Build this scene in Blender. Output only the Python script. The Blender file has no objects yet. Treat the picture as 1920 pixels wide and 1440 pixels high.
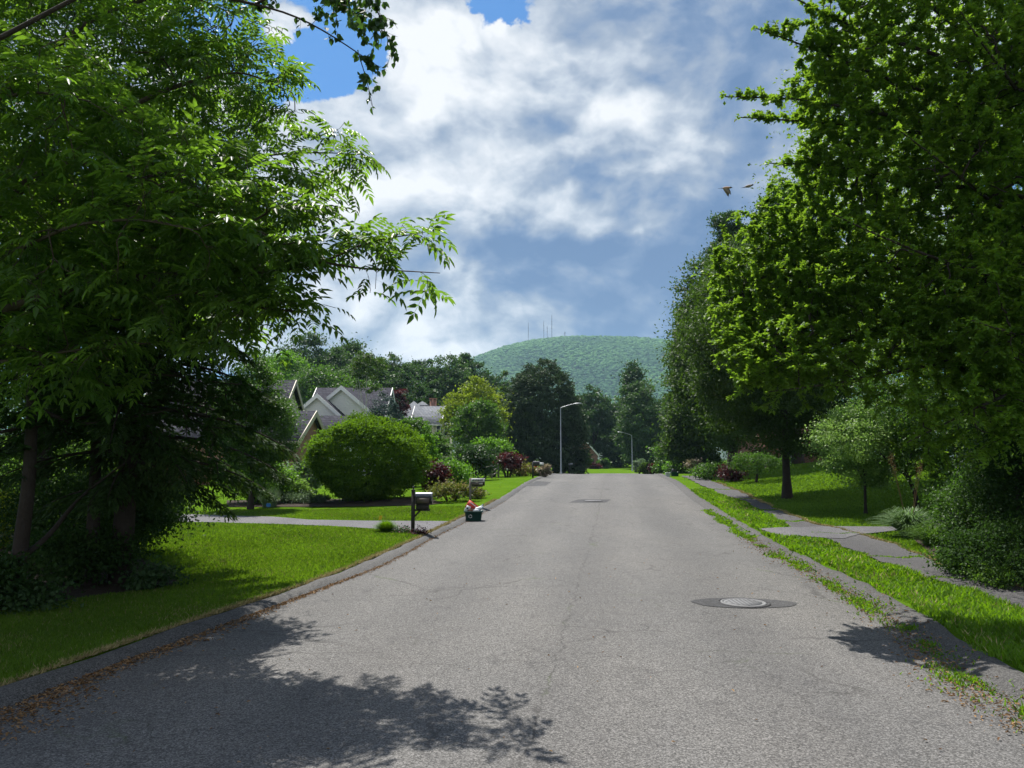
import bpy, math, random
import numpy as np
from mathutils import Vector, kdtree

R = math.radians
sc = bpy.context.scene
col = sc.collection
rng = np.random.default_rng(7)
random.seed(7)

# ------------------------------------------------------------------ camera model (the photograph's lens)
CH = 1.9
FPX = 1400.0
PITCH = math.atan(140 / FPX)
CP, SP = math.cos(PITCH), math.sin(PITCH)


def ray(u, v):
    a = (u - 960) / FPX
    b = (720 - v) / FPX
    return np.array([a, CP - b * SP, SP + b * CP])


def P(u, v, Y):
    d = ray(u, v)
    p = d * (Y / d[1])
    return np.array([p[0], Y, p[2] + CH])


def pxm(Y):                       # metres covered by one photo pixel at distance Y
    return Y / FPX


# ------------------------------------------------------------------ terrain
ZR_Y = [-30, 18, 23, 28, 34, 41, 50, 60, 75, 92, 108, 128, 200, 4000]
ZR_Z = [0, 0.0, .10, .28, .50, .70, .74, .66, .33, .02, .02, .20, .6, .6]
_yy = np.arange(-40, 400, .5)
_zz = np.interp(_yy, ZR_Y, ZR_Z)
_k = np.exp(-np.linspace(-2, 2, 17) ** 2); _k /= _k.sum()
_zs = np.convolve(np.pad(_zz, 8, mode='edge'), _k, mode='valid')


def zr(y):
    return np.interp(y, _yy, _zs)


def on_road(u, v):
    d = ray(u, v)
    lo = 10.0
    for _ in range(60):
        z = float(zr(lo))
        n = (z - CH) / (d[2] / d[1])
        lo = lo + .5 * (min(max(n, 1), 110) - lo)
    return np.array([d[0] / d[1] * lo, lo, float(zr(lo))])


def line(pts, y0=None, y1=None):
    a = np.array([on_road(*p) for p in pts])
    a = a[np.argsort(a[:, 1])]
    return a


L_IN = [(0, 1330), (180, 1255), (350, 1195), (500, 1140), (715, 1060), (811, 1006), (871, 979), (907, 960), (945, 940), (1003, 901), (1040, 890)]
L_OUT = [(0, 1285), (175, 1225), (270, 1192), (390, 1155), (550, 1105), (690, 1046), (788, 1006), (847, 976), (902, 949), (940, 929), (994, 899), (1031, 889)]
R_IN = [(1886, 1300), (1744, 1217), (1669, 1152), (1597, 1111), (1511, 1067), (1440, 1030), (1399, 1003), (1375, 987), (1346, 969), (1326, 955), (1291, 931), (1264, 907), (1239, 894), (1226, 889)]


def edge_fn(pts, lo_slope, hi_slope):
    a = line(pts)
    ys, xs = a[:, 1], a[:, 0]
    keep = np.concatenate([[True], np.diff(ys) > .05])
    ys, xs = ys[keep], xs[keep]
    ys = np.concatenate([[ys[0] - 30], ys, [ys[-1] + 80]])
    xs = np.concatenate([[xs[0] - 30 * lo_slope], xs, [xs[-1] + 80 * hi_slope]])
    g = np.arange(-24, 130, .5)
    f = np.interp(g, ys, xs)
    k = np.exp(-np.linspace(-2, 2, 9) ** 2); k /= k.sum()
    f = np.convolve(np.pad(f, 4, mode='edge'), k, mode='valid')
    return lambda y: np.interp(y, g, f)


xl_in = edge_fn(L_IN, .17, .15)
xl_raw = edge_fn(L_OUT, .17, .15)
xl_out = lambda y: .62 * xl_raw(y) + .38 * (xl_in(y) + .05)
xr_in = edge_fn(R_IN, .17, .15)
BERM_R = .38


def ss(t):
    t = np.clip(t, 0, 1)
    return t * t * (3 - 2 * t)


def G(x, y):
    x = np.asarray(x, float); y = np.asarray(y, float)
    z = zr(y)
    li, lo, ri = xl_in(y), xl_out(y), xr_in(y)
    lo = np.minimum(lo, li - .2)
    ro = ri + BERM_R
    road = z - .07
    zl = np.interp(y, [-30, 26, 34, 46, 80, 130, 4000], [.05, .05, .16, .38, .5, .6, .6])
    o = lo - x
    left = (z + .06) * (1 - ss(o / 9)) + (zl + .03) * ss(o / 9)
    o2 = x - ro
    rise = np.interp(y, [-30, 8, 16, 20, 30, 45, 60, 90, 4000], [.25, .3, .45, .75, 1.15, 1.05, .6, .2, 0.])
    right = z + .06 + rise * ss((o2 - 2.0) / 9) + .012 * np.sin(x * 2.1 + y) * ss(o2)
    t1 = np.clip((x - lo) / np.maximum(li - lo, .05), 0, 1)
    t2 = np.clip((ro - x) / BERM_R, 0, 1)
    g = np.where(x < lo, left, np.where(x > ro, right, np.where(x < (li + ri) / 2, left * (1 - t1) + road * t1, right * (1 - t2) + road * t2)))
    beyond = ss((y - 92) / 6)
    g = g * (1 - beyond) + beyond * (z + .05)
    g = g + ss((y - 85) / 60) * ss((-x - 2) / 45) * 6.0
    g = g + .02 * np.sin(x * .7 + 1.3) * np.sin(y * .5) * ss((-x - 4) / 4)
    return g


def W(u, v):                       # ground point seen at a photo pixel
    d = ray(u, v)
    t = np.linspace(3, 140, 6000)
    zray = CH + d[2] / d[1] * t
    zg = G(d[0] / d[1] * t, t)
    i = int(np.argmax(zray <= zg)) if (zray <= zg).any() else len(t) - 1
    Y = t[i]
    x = d[0] / d[1] * Y
    return np.array([x, Y, float(G(x, Y))])


# ------------------------------------------------------------------ object helpers
def link(o):
    col.objects.link(o)
    return o


def tag(o, label=None, cat=None, group=None, kind=None):
    if label: o['label'] = label
    if cat: o['category'] = cat
    if group: o['group'] = group
    if kind: o['kind'] = kind
    return o


def thing(name, label, cat, loc, group=None):
    o = link(bpy.data.objects.new(name, None))
    o.empty_display_size = .3
    o.location = Vector([float(c) for c in loc])
    return tag(o, label, cat, group)


def wloc(o):
    v = Vector((0, 0, 0))
    while o is not None:
        v = v + o.location
        o = o.parent
    return np.array(v)


class MB:
    """collects faces in world coordinates, then links them as one mesh object"""
    def __init__(self):
        self.v = []; self.f = {}; self.n = 0; self.t = []

    def add(self, verts, faces, tint=None):
        verts = np.asarray(verts, float).reshape(-1, 3)
        faces = np.asarray(faces, int)
        k = faces.shape[1]
        self.v.append(verts)
        self.t.append(np.full(len(verts), .5) if tint is None else np.broadcast_to(np.asarray(tint, float), (len(verts),)))
        self.f.setdefault(k, []).append(faces + self.n)
        self.n += len(verts)
        return self

    def poly(self, verts):
        return self.add(verts, [list(range(len(verts)))])

    def prism(self, poly, ext):
        poly = np.asarray(poly, float); n = len(poly); ext = np.asarray(ext, float)
        self.add(np.concatenate([poly, poly + ext]), [[i, (i + 1) % n, n + (i + 1) % n, n + i] for i in range(n)])
        self.poly(poly[::-1]); self.poly(poly + ext)
        return self

    def box(self, c, s, rz=0, tilt=None):
        c = np.asarray(c, float); s = np.asarray(s, float) / 2
        v = np.array([[a * s[0], b * s[1], d * s[2]] for d in (-1, 1) for a, b in ((-1, -1), (1, -1), (1, 1), (-1, 1))])
        if tilt is not None:
            ax, an = tilt
            ax = np.asarray(ax, float) / np.linalg.norm(ax)
            v = v * math.cos(an) + np.cross(ax, v) * math.sin(an) + np.outer(v @ ax, ax) * (1 - math.cos(an))
        cz, sz = math.cos(rz), math.sin(rz)
        v = np.stack([v[:, 0] * cz - v[:, 1] * sz, v[:, 0] * sz + v[:, 1] * cz, v[:, 2]], 1) + c
        self.add(v, [[3, 2, 1, 0], [4, 5, 6, 7], [0, 1, 5, 4], [1, 2, 6, 5], [2, 3, 7, 6], [3, 0, 4, 7]])
        return self

    def tube(self, pts, rad, sides=8, cap=True):
        pts = np.asarray(pts, float); n = len(pts)
        rad = np.broadcast_to(np.asarray(rad, float), (n,))
        t = np.gradient(pts, axis=0); t /= np.linalg.norm(t, axis=1)[:, None] + 1e-9
        ref = np.array([0, 0, 1.]) if abs(t[0][2]) < .9 else np.array([1., 0, 0])
        s0 = np.cross(t, ref); s0 /= np.linalg.norm(s0, axis=1)[:, None] + 1e-9
        for i in range(1, n):
            if s0[i] @ s0[i - 1] < 0: s0[i] *= -1
        u0 = np.cross(s0, t)
        an = np.arange(sides) * 2 * math.pi / sides
        v = pts[:, None, :] + rad[:, None, None] * (np.cos(an)[None, :, None] * s0[:, None, :] + np.sin(an)[None, :, None] * u0[:, None, :])
        f = []
        for i in range(n - 1):
            for j in range(sides):
                k = (j + 1) % sides
                f.append([i * sides + j, i * sides + k, (i + 1) * sides + k, (i + 1) * sides + j])
        self.add(v.reshape(-1, 3), f)
        if cap:
            self.poly(v[0][::-1]); self.poly(v[-1])
        return self

    def lathe(self, c, prof, sides=24):
        c = np.asarray(c, float)
        an = np.arange(sides) * 2 * math.pi / sides
        rings = [np.stack([r * np.cos(an), r * np.sin(an), np.full(sides, z)], 1) + c for r, z in prof]
        f = [[i * sides + j, i * sides + (j + 1) % sides, (i + 1) * sides + (j + 1) % sides, (i + 1) * sides + j] for i in range(len(prof) - 1) for j in range(sides)]
        self.add(np.concatenate(rings), f)
        self.poly(rings[0][::-1]); self.poly(rings[-1])
        return self

    def grid(self, X, Y, Z):
        n, m = X.shape
        idx = np.arange(n * m).reshape(n, m)
        f = np.stack([idx[:-1, :-1], idx[:-1, 1:], idx[1:, 1:], idx[1:, :-1]], -1).reshape(-1, 4)
        return self.add(np.stack([X, Y, Z], -1).reshape(-1, 3), f)

    def build(self, name, mat, parent=None, smooth=False):
        v = np.concatenate(self.v).astype(np.float32)
        if parent is not None: v = v - wloc(parent).astype(np.float32)
        me = bpy.data.meshes.new(name)
        me.vertices.add(len(v)); me.vertices.foreach_set('co', v.ravel())
        loops = []; starts = []; tot = 0
        for k, fs in self.f.items():
            a = np.concatenate(fs)
            loops.append(a.ravel())
            starts.append(tot + np.arange(len(a)) * k)
            tot += a.size
        loops = np.concatenate(loops).astype(np.int32); starts = np.concatenate(starts).astype(np.int32)
        me.loops.add(len(loops)); me.loops.foreach_set('vertex_index', loops)
        me.polygons.add(len(starts)); me.polygons.foreach_set('loop_start', starts)
        at = me.attributes.new('tint', 'FLOAT', 'POINT')
        at.data.foreach_set('value', np.concatenate(self.t).astype(np.float32))
        me.update(calc_edges=True)
        if smooth: me.polygons.foreach_set('use_smooth', np.ones(len(starts), bool))
        me.materials.append(mat)
        o = link(bpy.data.objects.new(name, me))
        if parent is not None: o.parent = parent
        return o


# ------------------------------------------------------------------ node helpers
class NT:
    def __init__(self, nt):
        self.nt = nt

    def n(self, t, **kw):
        nd = self.nt.nodes.new(t)
        for k, v in kw.items(): setattr(nd, k, v)
        return nd

    def set(self, sock, v):
        if isinstance(v, bpy.types.NodeSocket): self.nt.links.new(v, sock)
        elif v is not None: sock.default_value = v

    def m(self, op, a, b=None, c=None, clamp=False):
        nd = self.n('ShaderNodeMath', operation=op, use_clamp=clamp)
        self.set(nd.inputs[0], a); self.set(nd.inputs[1], b)
        if c is not None: self.set(nd.inputs[2], c)
        return nd.outputs[0]

    def rng(self, v, a, b, c=0., d=1., smooth=True):
        nd = self.n('ShaderNodeMapRange', interpolation_type='SMOOTHSTEP' if smooth else 'LINEAR')
        for i, x in enumerate((v, a, b, c, d)): self.set(nd.inputs[i], x)
        return nd.outputs[0]

    def mix(self, f, a, b, blend='MIX'):
        nd = self.n('ShaderNodeMix', data_type='RGBA', blend_type=blend)
        self.set(nd.inputs[0], f)
        self.set(nd.inputs[6], c4(a)); self.set(nd.inputs[7], c4(b))
        return nd.outputs[2]

    def noise(self, vec, scale, detail=4., rough=.55, dist=0., out='Fac'):
        nd = self.n('ShaderNodeTexNoise')
        self.set(nd.inputs['Vector'], vec)
        nd.inputs['Scale'].default_value = scale; nd.inputs['Detail'].default_value = detail
        nd.inputs['Roughness'].default_value = rough; nd.inputs['Distortion'].default_value = dist
        return nd.outputs[out]

    def ramp(self, f, stops):
        nd = self.n('ShaderNodeValToRGB')
        self.set(nd.inputs[0], f)
        el = nd.color_ramp.elements
        while len(el) < len(stops): el.new(.5)
        for e, (p, c) in zip(el, stops): e.position = p; e.color = c4(c)
        return nd.outputs[0]

    def vmul(self, vec, s):
        nd = self.n('ShaderNodeVectorMath', operation='MULTIPLY')
        self.set(nd.inputs[0], vec); nd.inputs[1].default_value = s
        return nd.outputs[0]

    def vadd(self, vec, s):
        nd = self.n('ShaderNodeVectorMath', operation='ADD')
        self.set(nd.inputs[0], vec); self.set(nd.inputs[1], s)
        return nd.outputs[0]


def c4(c):
    if isinstance(c, bpy.types.NodeSocket): return c
    return (c[0], c[1], c[2], 1.) if len(c) == 3 else c


def new_mat(name):
    m = bpy.data.materials.new(name); m.use_nodes = True
    nt = m.node_tree; nt.nodes.clear()
    N = NT(nt)
    out = N.n('ShaderNodeOutputMaterial')
    b = N.n('ShaderNodeBsdfPrincipled')
    nt.links.new(b.outputs[0], out.inputs[0])
    return m, N, b, out


def coords(N):
    return N.n('ShaderNodeTexCoord').outputs['Object']


def plain(name, c, rough=.6, metal=0., var=.25, scale=6., bump=0., spec=.5):
    m, N, b, out = new_mat(name)
    v = coords(N)
    f = N.noise(v, scale, 5)
    N.set(b.inputs['Base Color'], N.mix(f, tuple(x * (1 - var) for x in c), tuple(min(1, x * (1 + var)) for x in c)))
    b.inputs['Roughness'].default_value = rough; b.inputs['Metallic'].default_value = metal
    b.inputs['Specular IOR Level'].default_value = spec
    if bump:
        bp = N.n('ShaderNodeBump'); bp.inputs['Strength'].default_value = bump
        bp.inputs['Distance'].default_value = .02
        N.set(bp.inputs['Height'], N.noise(v, scale * 4, 5)); N.set(b.inputs['Normal'], bp.outputs[0])
    return m


def leaf_mat(name, lo, hi, tr, tw=.42, rough=.42, spec=.5):
    """thin leaf: reflecting and letting light through; tint = each leaf's own shade"""
    m, N, b, out = new_mat(name)
    at = N.n('ShaderNodeAttribute', attribute_name='tint')
    f = at.outputs['Fac']
    N.set(b.inputs['Base Color'], N.mix(f, lo, hi))
    b.inputs['Roughness'].default_value = min(.75, rough + .12)
    b.inputs['Specular IOR Level'].default_value = spec * .55
    t = N.n('ShaderNodeBsdfTranslucent')
    N.set(t.inputs[0], N.mix(f, tuple(x * .62 for x in tr), tuple(x * 1.25 for x in tr)))
    mx = N.n('ShaderNodeMixShader'); mx.inputs[0].default_value = tw
    N.nt.links.new(b.outputs[0], mx.inputs[1]); N.nt.links.new(t.outputs[0], mx.inputs[2])
    N.nt.links.new(mx.outputs[0], out.inputs[0])
    return m


M = {}
M['ash'] = leaf_mat('ash_leaf', (.026, .066, .012), (.075, .140, .018), (.21, .40, .024), .46, .36, .5)
M['birch'] = leaf_mat('birch_leaf', (.026, .055, .016), (.05, .10, .02), (.08, .18, .016), .36, .4)
M['cherry'] = leaf_mat('cherry_leaf', (.055, .125, .014), (.125, .235, .026), (.27, .46, .026), .44, .42, .4)
M['hemlock'] = leaf_mat('hemlock_needle', (.028, .058, .018), (.055, .095, .024), (.07, .14, .016), .26, .5, .25)
M['mid'] = leaf_mat('mid_leaf', (.034, .076, .016), (.070, .135, .024), (.11, .25, .02), .36, .42)
M['deep'] = leaf_mat('deep_leaf', (.024, .056, .018), (.046, .092, .026), (.06, .14, .02), .30, .45)
M['dome'] = leaf_mat('dome_leaf', (.026, .048, .022), (.060, .092, .040), (.05, .10, .024), .24, .55, .3)
M['wood'] = leaf_mat('wood_leaf', (.034, .072, .024), (.070, .125, .036), (.085, .18, .026), .32, .5)
M['olive'] = leaf_mat('olive_leaf', (.026, .056, .012), (.062, .112, .018), (.09, .18, .012), .34, .5)
M['globe'] = leaf_mat('globe_leaf', (.040, .10, .009), (.11, .21, .014), (.19, .36, .010), .32, .6, .12)
M['lime'] = leaf_mat('lime_leaf', (.12, .18, .010), (.24, .30, .020), (.26, .36, .015), .38, .5)
M['bright'] = leaf_mat('bright_leaf', (.05, .14, .014), (.11, .23, .024), (.19, .42, .02), .40, .42)
M['plum'] = leaf_mat('plum_leaf', (.026, .010, .013), (.075, .026, .028), (.11, .02, .022), .30, .45)
M['spirea'] = leaf_mat('spirea_leaf', (.055, .11, .018), (.28, .15, .065), (.20, .25, .03), .34, .5)
M['pink'] = leaf_mat('pink_leaf', (.10, .13, .05), (.42, .30, .25), (.30, .26, .14), .30, .5)
M['variegated'] = leaf_mat('variegated_leaf', (.08, .17, .03), (.30, .42, .12), (.28, .48, .08), .38, .42)
M['bluespruce'] = leaf_mat('spruce_needle', (.035, .07, .055), (.10, .155, .145), (.04, .08, .05), .18, .5)
M['silver'] = leaf_mat('silver_leaf', (.09, .14, .08), (.20, .27, .16), (.16, .26, .10), .32, .55)
M['weed'] = leaf_mat('weed_leaf', (.04, .10, .016), (.11, .19, .03), (.16, .32, .02), .38, .5)
M['grass'] = leaf_mat('grass_blade', (.052, .112, .010), (.104, .188, .018), (.19, .34, .012), .42, .45, .4)
M['verge'] = leaf_mat('verge_blade', (.050, .125, .008), (.115, .225, .014), (.21, .40, .008), .44, .4, .45)
M['reed'] = leaf_mat('reed_blade', (.07, .13, .05), (.20, .28, .14), (.16, .30, .06), .34, .35)
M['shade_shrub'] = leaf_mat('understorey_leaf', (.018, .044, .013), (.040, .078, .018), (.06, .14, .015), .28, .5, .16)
M['straw'] = leaf_mat('straw', (.24, .19, .08), (.46, .40, .20), (.3, .26, .1), .2, .7, .1)
M['litter'] = leaf_mat('dead_leaf', (.12, .06, .028), (.34, .22, .11), (.20, .12, .05), .15, .7, .2)
M['bark'] = plain('bark', (.075, .055, .042), .9, 0, .5, 9., .8, .2)
M['dark_bark'] = plain('dark_bark', (.040, .031, .026), .9, 0, .5, 9., .8, .2)
M['pale_bark'] = plain('pale_bark', (.45, .43, .39), .8, 0, .35, 12., .4, .2)


# ------------------------------------------------------------------ foliage
def unit(a):
    return a / (np.linalg.norm(a, axis=-1, keepdims=True) + 1e-9)


def leaves(mb, pos, axis, nrm, L, w=.5, fold=.12, tint=None, shape='quad'):
    n = len(pos)
    L = np.broadcast_to(np.asarray(L, float), (n,))[:, None]
    a = unit(axis)
    nn = unit(nrm - (nrm * a).sum(1, keepdims=True) * a)
    s = np.cross(a, nn)
    if shape == 'quad':
        tpl = np.array([[0, 0, 0], [.45, -w / 2, fold], [1, 0, -.05], [.45, w / 2, fold]])
        fc = np.array([[0, 1, 2, 3]])
    elif shape == 'leaf':
        tpl = np.array([[0, 0, 0], [.28, -w * .46, fold], [.62, -w * .36, fold * .7], [1, 0, -.10], [.62, w * .36, fold * .7], [.28, w * .46, fold]])
        fc = np.array([[0, 1, 2, 3], [0, 3, 4, 5]])
    k = len(tpl)
    v = pos[:, None, :] + L[:, None, :] * (tpl[None, :, 0:1] * a[:, None, :] + tpl[None, :, 1:2] * s[:, None, :] + tpl[None, :, 2:3] * nn[:, None, :])
    f = (fc[None] + (np.arange(n) * k)[:, None, None]).reshape(-1, 4)
    t = np.broadcast_to(np.clip(.5 if tint is None else tint, 0, 1), (n,))
    mb.add(v.reshape(-1, 3), f, np.repeat(t, k))


def crown_pts(blobs, n_cl, r, shell=.78, low=.75):
    B = np.asarray(blobs, float)
    wgt = (B[:, 3] * B[:, 4] + B[:, 4] * B[:, 5] + B[:, 3] * B[:, 5]); wgt = wgt / wgt.sum()
    m = int(n_cl * 2.2) + 20
    bi = r.choice(len(B), m, p=wgt)
    d = unit(r.normal(size=(m, 3)))
    flip = (d[:, 2] < -.25) & (r.random(m) < low)
    d[flip, 2] *= -1
    q = np.where(r.random(m) < shell, 1 - np.abs(r.normal(size=m)) * .09, r.random(m) ** .5)
    ph = r.random(4) * 6
    q = q * (1 + .07 * np.sin(5 * d[:, 0] + ph[0]) * np.sin(4 * d[:, 2] + ph[1]) + .05 * np.sin(9 * d[:, 1] + ph[2]))
    c = B[bi, :3] + d * q[:, None] * B[bi, 3:]
    ins = np.full(m, 9.)
    for b in B:
        ins = np.minimum(ins, np.sqrt((((c - b[:3]) / b[3:]) ** 2).sum(1)))
    keep = (ins > .74) | (r.random(m) < .35)
    c, bi = c[keep][:n_cl], bi[keep][:n_cl]
    outd = unit((c - B[bi, :3]) / B[bi, 3:] ** 2)
    return c, outd


def crown(name, parent, base, blobs, L, N, mat, clump, seed, low=.35, up=.55, droop=.0, w=.55, shell=.78, aniso=.6, per=55, spread=.30, tb=.45, shape='quad', rag=.07):
    r = np.random.default_rng(seed)
    n_cl = max(24, int(N / per))
    c, outd = crown_pts(blobs, n_cl, r, shell, low)
    n_cl = len(c)
    ci = r.integers(0, n_cl, int(N))
    cs = clump * (.55 + .9 * r.random(n_cl))
    g = r.normal(size=(int(N), 3)) * .62
    far = r.random(int(N)) < rag
    g[far] *= 1.7
    pos = c[ci] + g * cs[ci][:, None] * np.array([1, 1, aniso])
    rnd = r.normal(size=(int(N), 3))
    nrm = np.array([0, 0, 1.]) * up + outd[ci] * .55 + rnd * .55
    ax = r.normal(size=(int(N), 3)) * .8 + outd[ci] * .6 + np.array([0, 0, -droop])
    ct = r.normal(size=n_cl) * spread * .7
    tint = tb + ct[ci] + r.normal(size=int(N)) * spread * .6
    mb = MB()
    leaves(mb, pos + np.asarray(base), ax, nrm, L * (.7 + .6 * r.random(int(N))), w, .12, tint, shape)
    return mb.build(name, mat, parent)


def shape_blobs(kind, hx, hy, z0, z1, r, lobes=9, lob=.42):
    h = z1 - z0; zc = (z0 + z1) / 2
    if kind == 'round':
        bl = [(0, 0, zc, hx * .82, hy * .82, h * .41)]
        for _ in range(lobes):
            d = unit(r.normal(size=3)); d[2] = abs(d[2]) * .9 - .2
            q = .62
            s = lob * (.75 + .5 * r.random())
            bl.append((d[0] * hx * q, d[1] * hy * q, zc + d[2] * h / 2 * q, hx * s, hy * s, h / 2 * s))
        return bl
    if kind == 'globe':
        return [(0, 0, zc, hx * .97, hy * .97, h * .485)]
    if kind == 'dome':
        K = 15
        for i in range(K):
            t = (i + .5) / K
            rr = (1 - t ** 2.9) ** .46 * (.90 + .10 * min(1, t * 5))
            bl_ = (0, 0, z0 + t * h * .97, max(.1, hx * rr), max(.1, hy * rr), h / K * 1.25)
            bl = [bl_] if i == 0 else bl + [bl_]
        return bl
    if kind in ('cone', 'spire'):
        bl = []
        K = 9
        for i in range(K):
            t = (i + .4) / K
            if kind == 'cone': rr = (1 - t) ** .8 * (.55 + .45 * min(1, t * 5))
            elif kind == 'spire': rr = (1 - t ** 1.6) ** .9 * (.6 + .4 * min(1, t * 3))
            else: rr = (1 - t ** 2.3) ** .62 * (.86 + .14 * min(1, t * 5))
            bl.append((r.normal() * .03 * hx, r.normal() * .03 * hx, z0 + t * h * .95, max(.08, hx * rr), max(.08, hy * rr), h / K * .95))
            for _ in range(3):
                a = r.random() * 6.3
                bl.append((math.cos(a) * hx * rr * .62, math.sin(a) * hy * rr * .62, z0 + (t + r.normal() * .04) * h * .95, hx * rr * .42, hy * rr * .42, h / K * .9))
        return bl
    if kind == 'irregular':
        bl = [(0, 0, zc, hx * .74, hy * .74, h * .40)]
        for i in range(lobes + 6):
            d = unit(r.normal(size=3)); d[2] = .95 * d[2]
            q = .56 + .16 * r.random()
            s = lob * (.65 + .6 * r.random())
            tz = zc + d[2] * h / 2 * q
            bl.append((d[0] * hx * q * 1.1, d[1] * hy * q * 1.1, tz, hx * s, hy * s, h / 2 * s * .85))
        bl.append((r.normal() * .1 * hx, 0, z1 - h * .14, hx * .38, hy * .38, h * .14))
        return bl
    if kind == 'pine':
        bl = []
        for i in range(lobes + 6):
            t = r.random(); a = r.random() * 6.3
            rr = (1 - t) ** .7 * .75 * (.5 + .5 * r.random())
            bl.append((math.cos(a) * hx * rr, math.sin(a) * hy * rr, z0 + h * (.05 + .88 * t), hx * (.45 - .22 * t), hy * (.45 - .22 * t), h * .065))
        bl.append((0, 0, z1 - h * .08, hx * .12, hx * .12, h * .08))
        return bl


_seed = [100]


def plant(name, label, cat, u0, u1, vtop, vlow, Y, kind, mat, group=None, base_v=None, hy=1.0, trunk=True, low=None, rag=.07, clump=.13, lai=5.0, bark='dark_bark',
          lobes=9, lob=.42, droop=0., up=.55, Lmin=.05, Lk=.0034, aniso=.45, spread=.30, tb=.45, w=.55, stem=None, per=95, shell=.80, zbase=None, uc=None):
    """a tree or shrub whose crown fills the given window at distance Y"""
    _seed[0] += 1
    r = np.random.default_rng(_seed[0])
    uc = (u0 + u1) / 2 if uc is None else uc
    ctr = P(uc, (vtop + vlow) / 2, Y)
    gz = float(G(ctr[0], Y)) if zbase is None else zbase
    base = np.array([ctr[0], Y, gz])
    hx = (u1 - u0) / 2 * pxm(Y)
    z1 = P(uc, vtop, Y)[2] - gz
    z0 = max(P(uc, vlow, Y)[2] - gz, .02)
    if not trunk: z0 = .02
    rt = thing(name, label, cat, base, group)
    bl = shape_blobs(kind, hx, hx * hy, z0, z1, r, lobes, lob)
    L = max(Lmin, Lk * Y)
    A = 2 * hx * (z1 - z0) * .75
    N = int(min(120000, max(900, 1.8 * lai * A * (1 + hy) / 2 / (.5 * w * L * L))))
    crown('crown' if trunk else 'foliage', rt, base, bl, L, N, M[mat], clump * 2.35 * hx if clump < 1 else clump, _seed[0], low if low is not None else (0. if (not trunk or kind in ('globe', 'dome', 'cone', 'spire')) else .3), up, droop, w, shell, aniso, per, spread, tb, 'quad', rag)
    mb = MB()
    if trunk:
        rr = stem or max(.05, (z1) * .018)
        top = z0 + (z1 - z0) * .72
        zz = np.linspace(-.15, top, 9)
        pts = np.stack([base[0] + np.cumsum(r.normal(size=9)) * rr * .25, base[1] + np.cumsum(r.normal(size=9)) * rr * .25, base[2] + zz], 1)
        pts[:, :2] -= pts[0, :2] - base[:2]
        rad = rr * np.linspace(1.0, .3, 9); rad[0] *= 1.45
        mb.tube(pts, rad, 9)
        for k in range(7):                       # limbs rising into the crown
            i = 3 + k % 5
            b = bl[int(r.integers(0, len(bl)))]
            end = base + np.array(b[:3])
            p0 = pts[i]
            mid = (p0 + end) / 2 + np.array([0, 0, -.05 * (z1 - z0)])
            tt = np.linspace(0, 1, 6)[:, None]
            mb.tube((1 - tt) ** 2 * p0 + 2 * tt * (1 - tt) * mid + tt ** 2 * end, rad[i] * np.linspace(.6, .15, 6), 5)
        mb.build('trunk', M[bark], rt, True)
    else:
        for k in range(7):
            a = r.random() * 6.3; q = .15 * hx
            p0 = base + np.array([math.cos(a) * q, math.sin(a) * q, -.05])
            e = base + np.array([math.cos(a) * hx * .6, math.sin(a) * hx * hy * .6, z0 + (z1 - z0) * (.4 + .35 * r.random())])
            tt = np.linspace(0, 1, 5)[:, None]
            mb.tube(p0 * (1 - tt) + e * tt + np.sin(tt * 3.1) * np.array([0, 0, .1 * z1]), np.linspace(.03, .01, 5) * max(.5, min(2, z1)), 5)
        mb.build('stem', M[bark], rt, True)
    return rt


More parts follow.
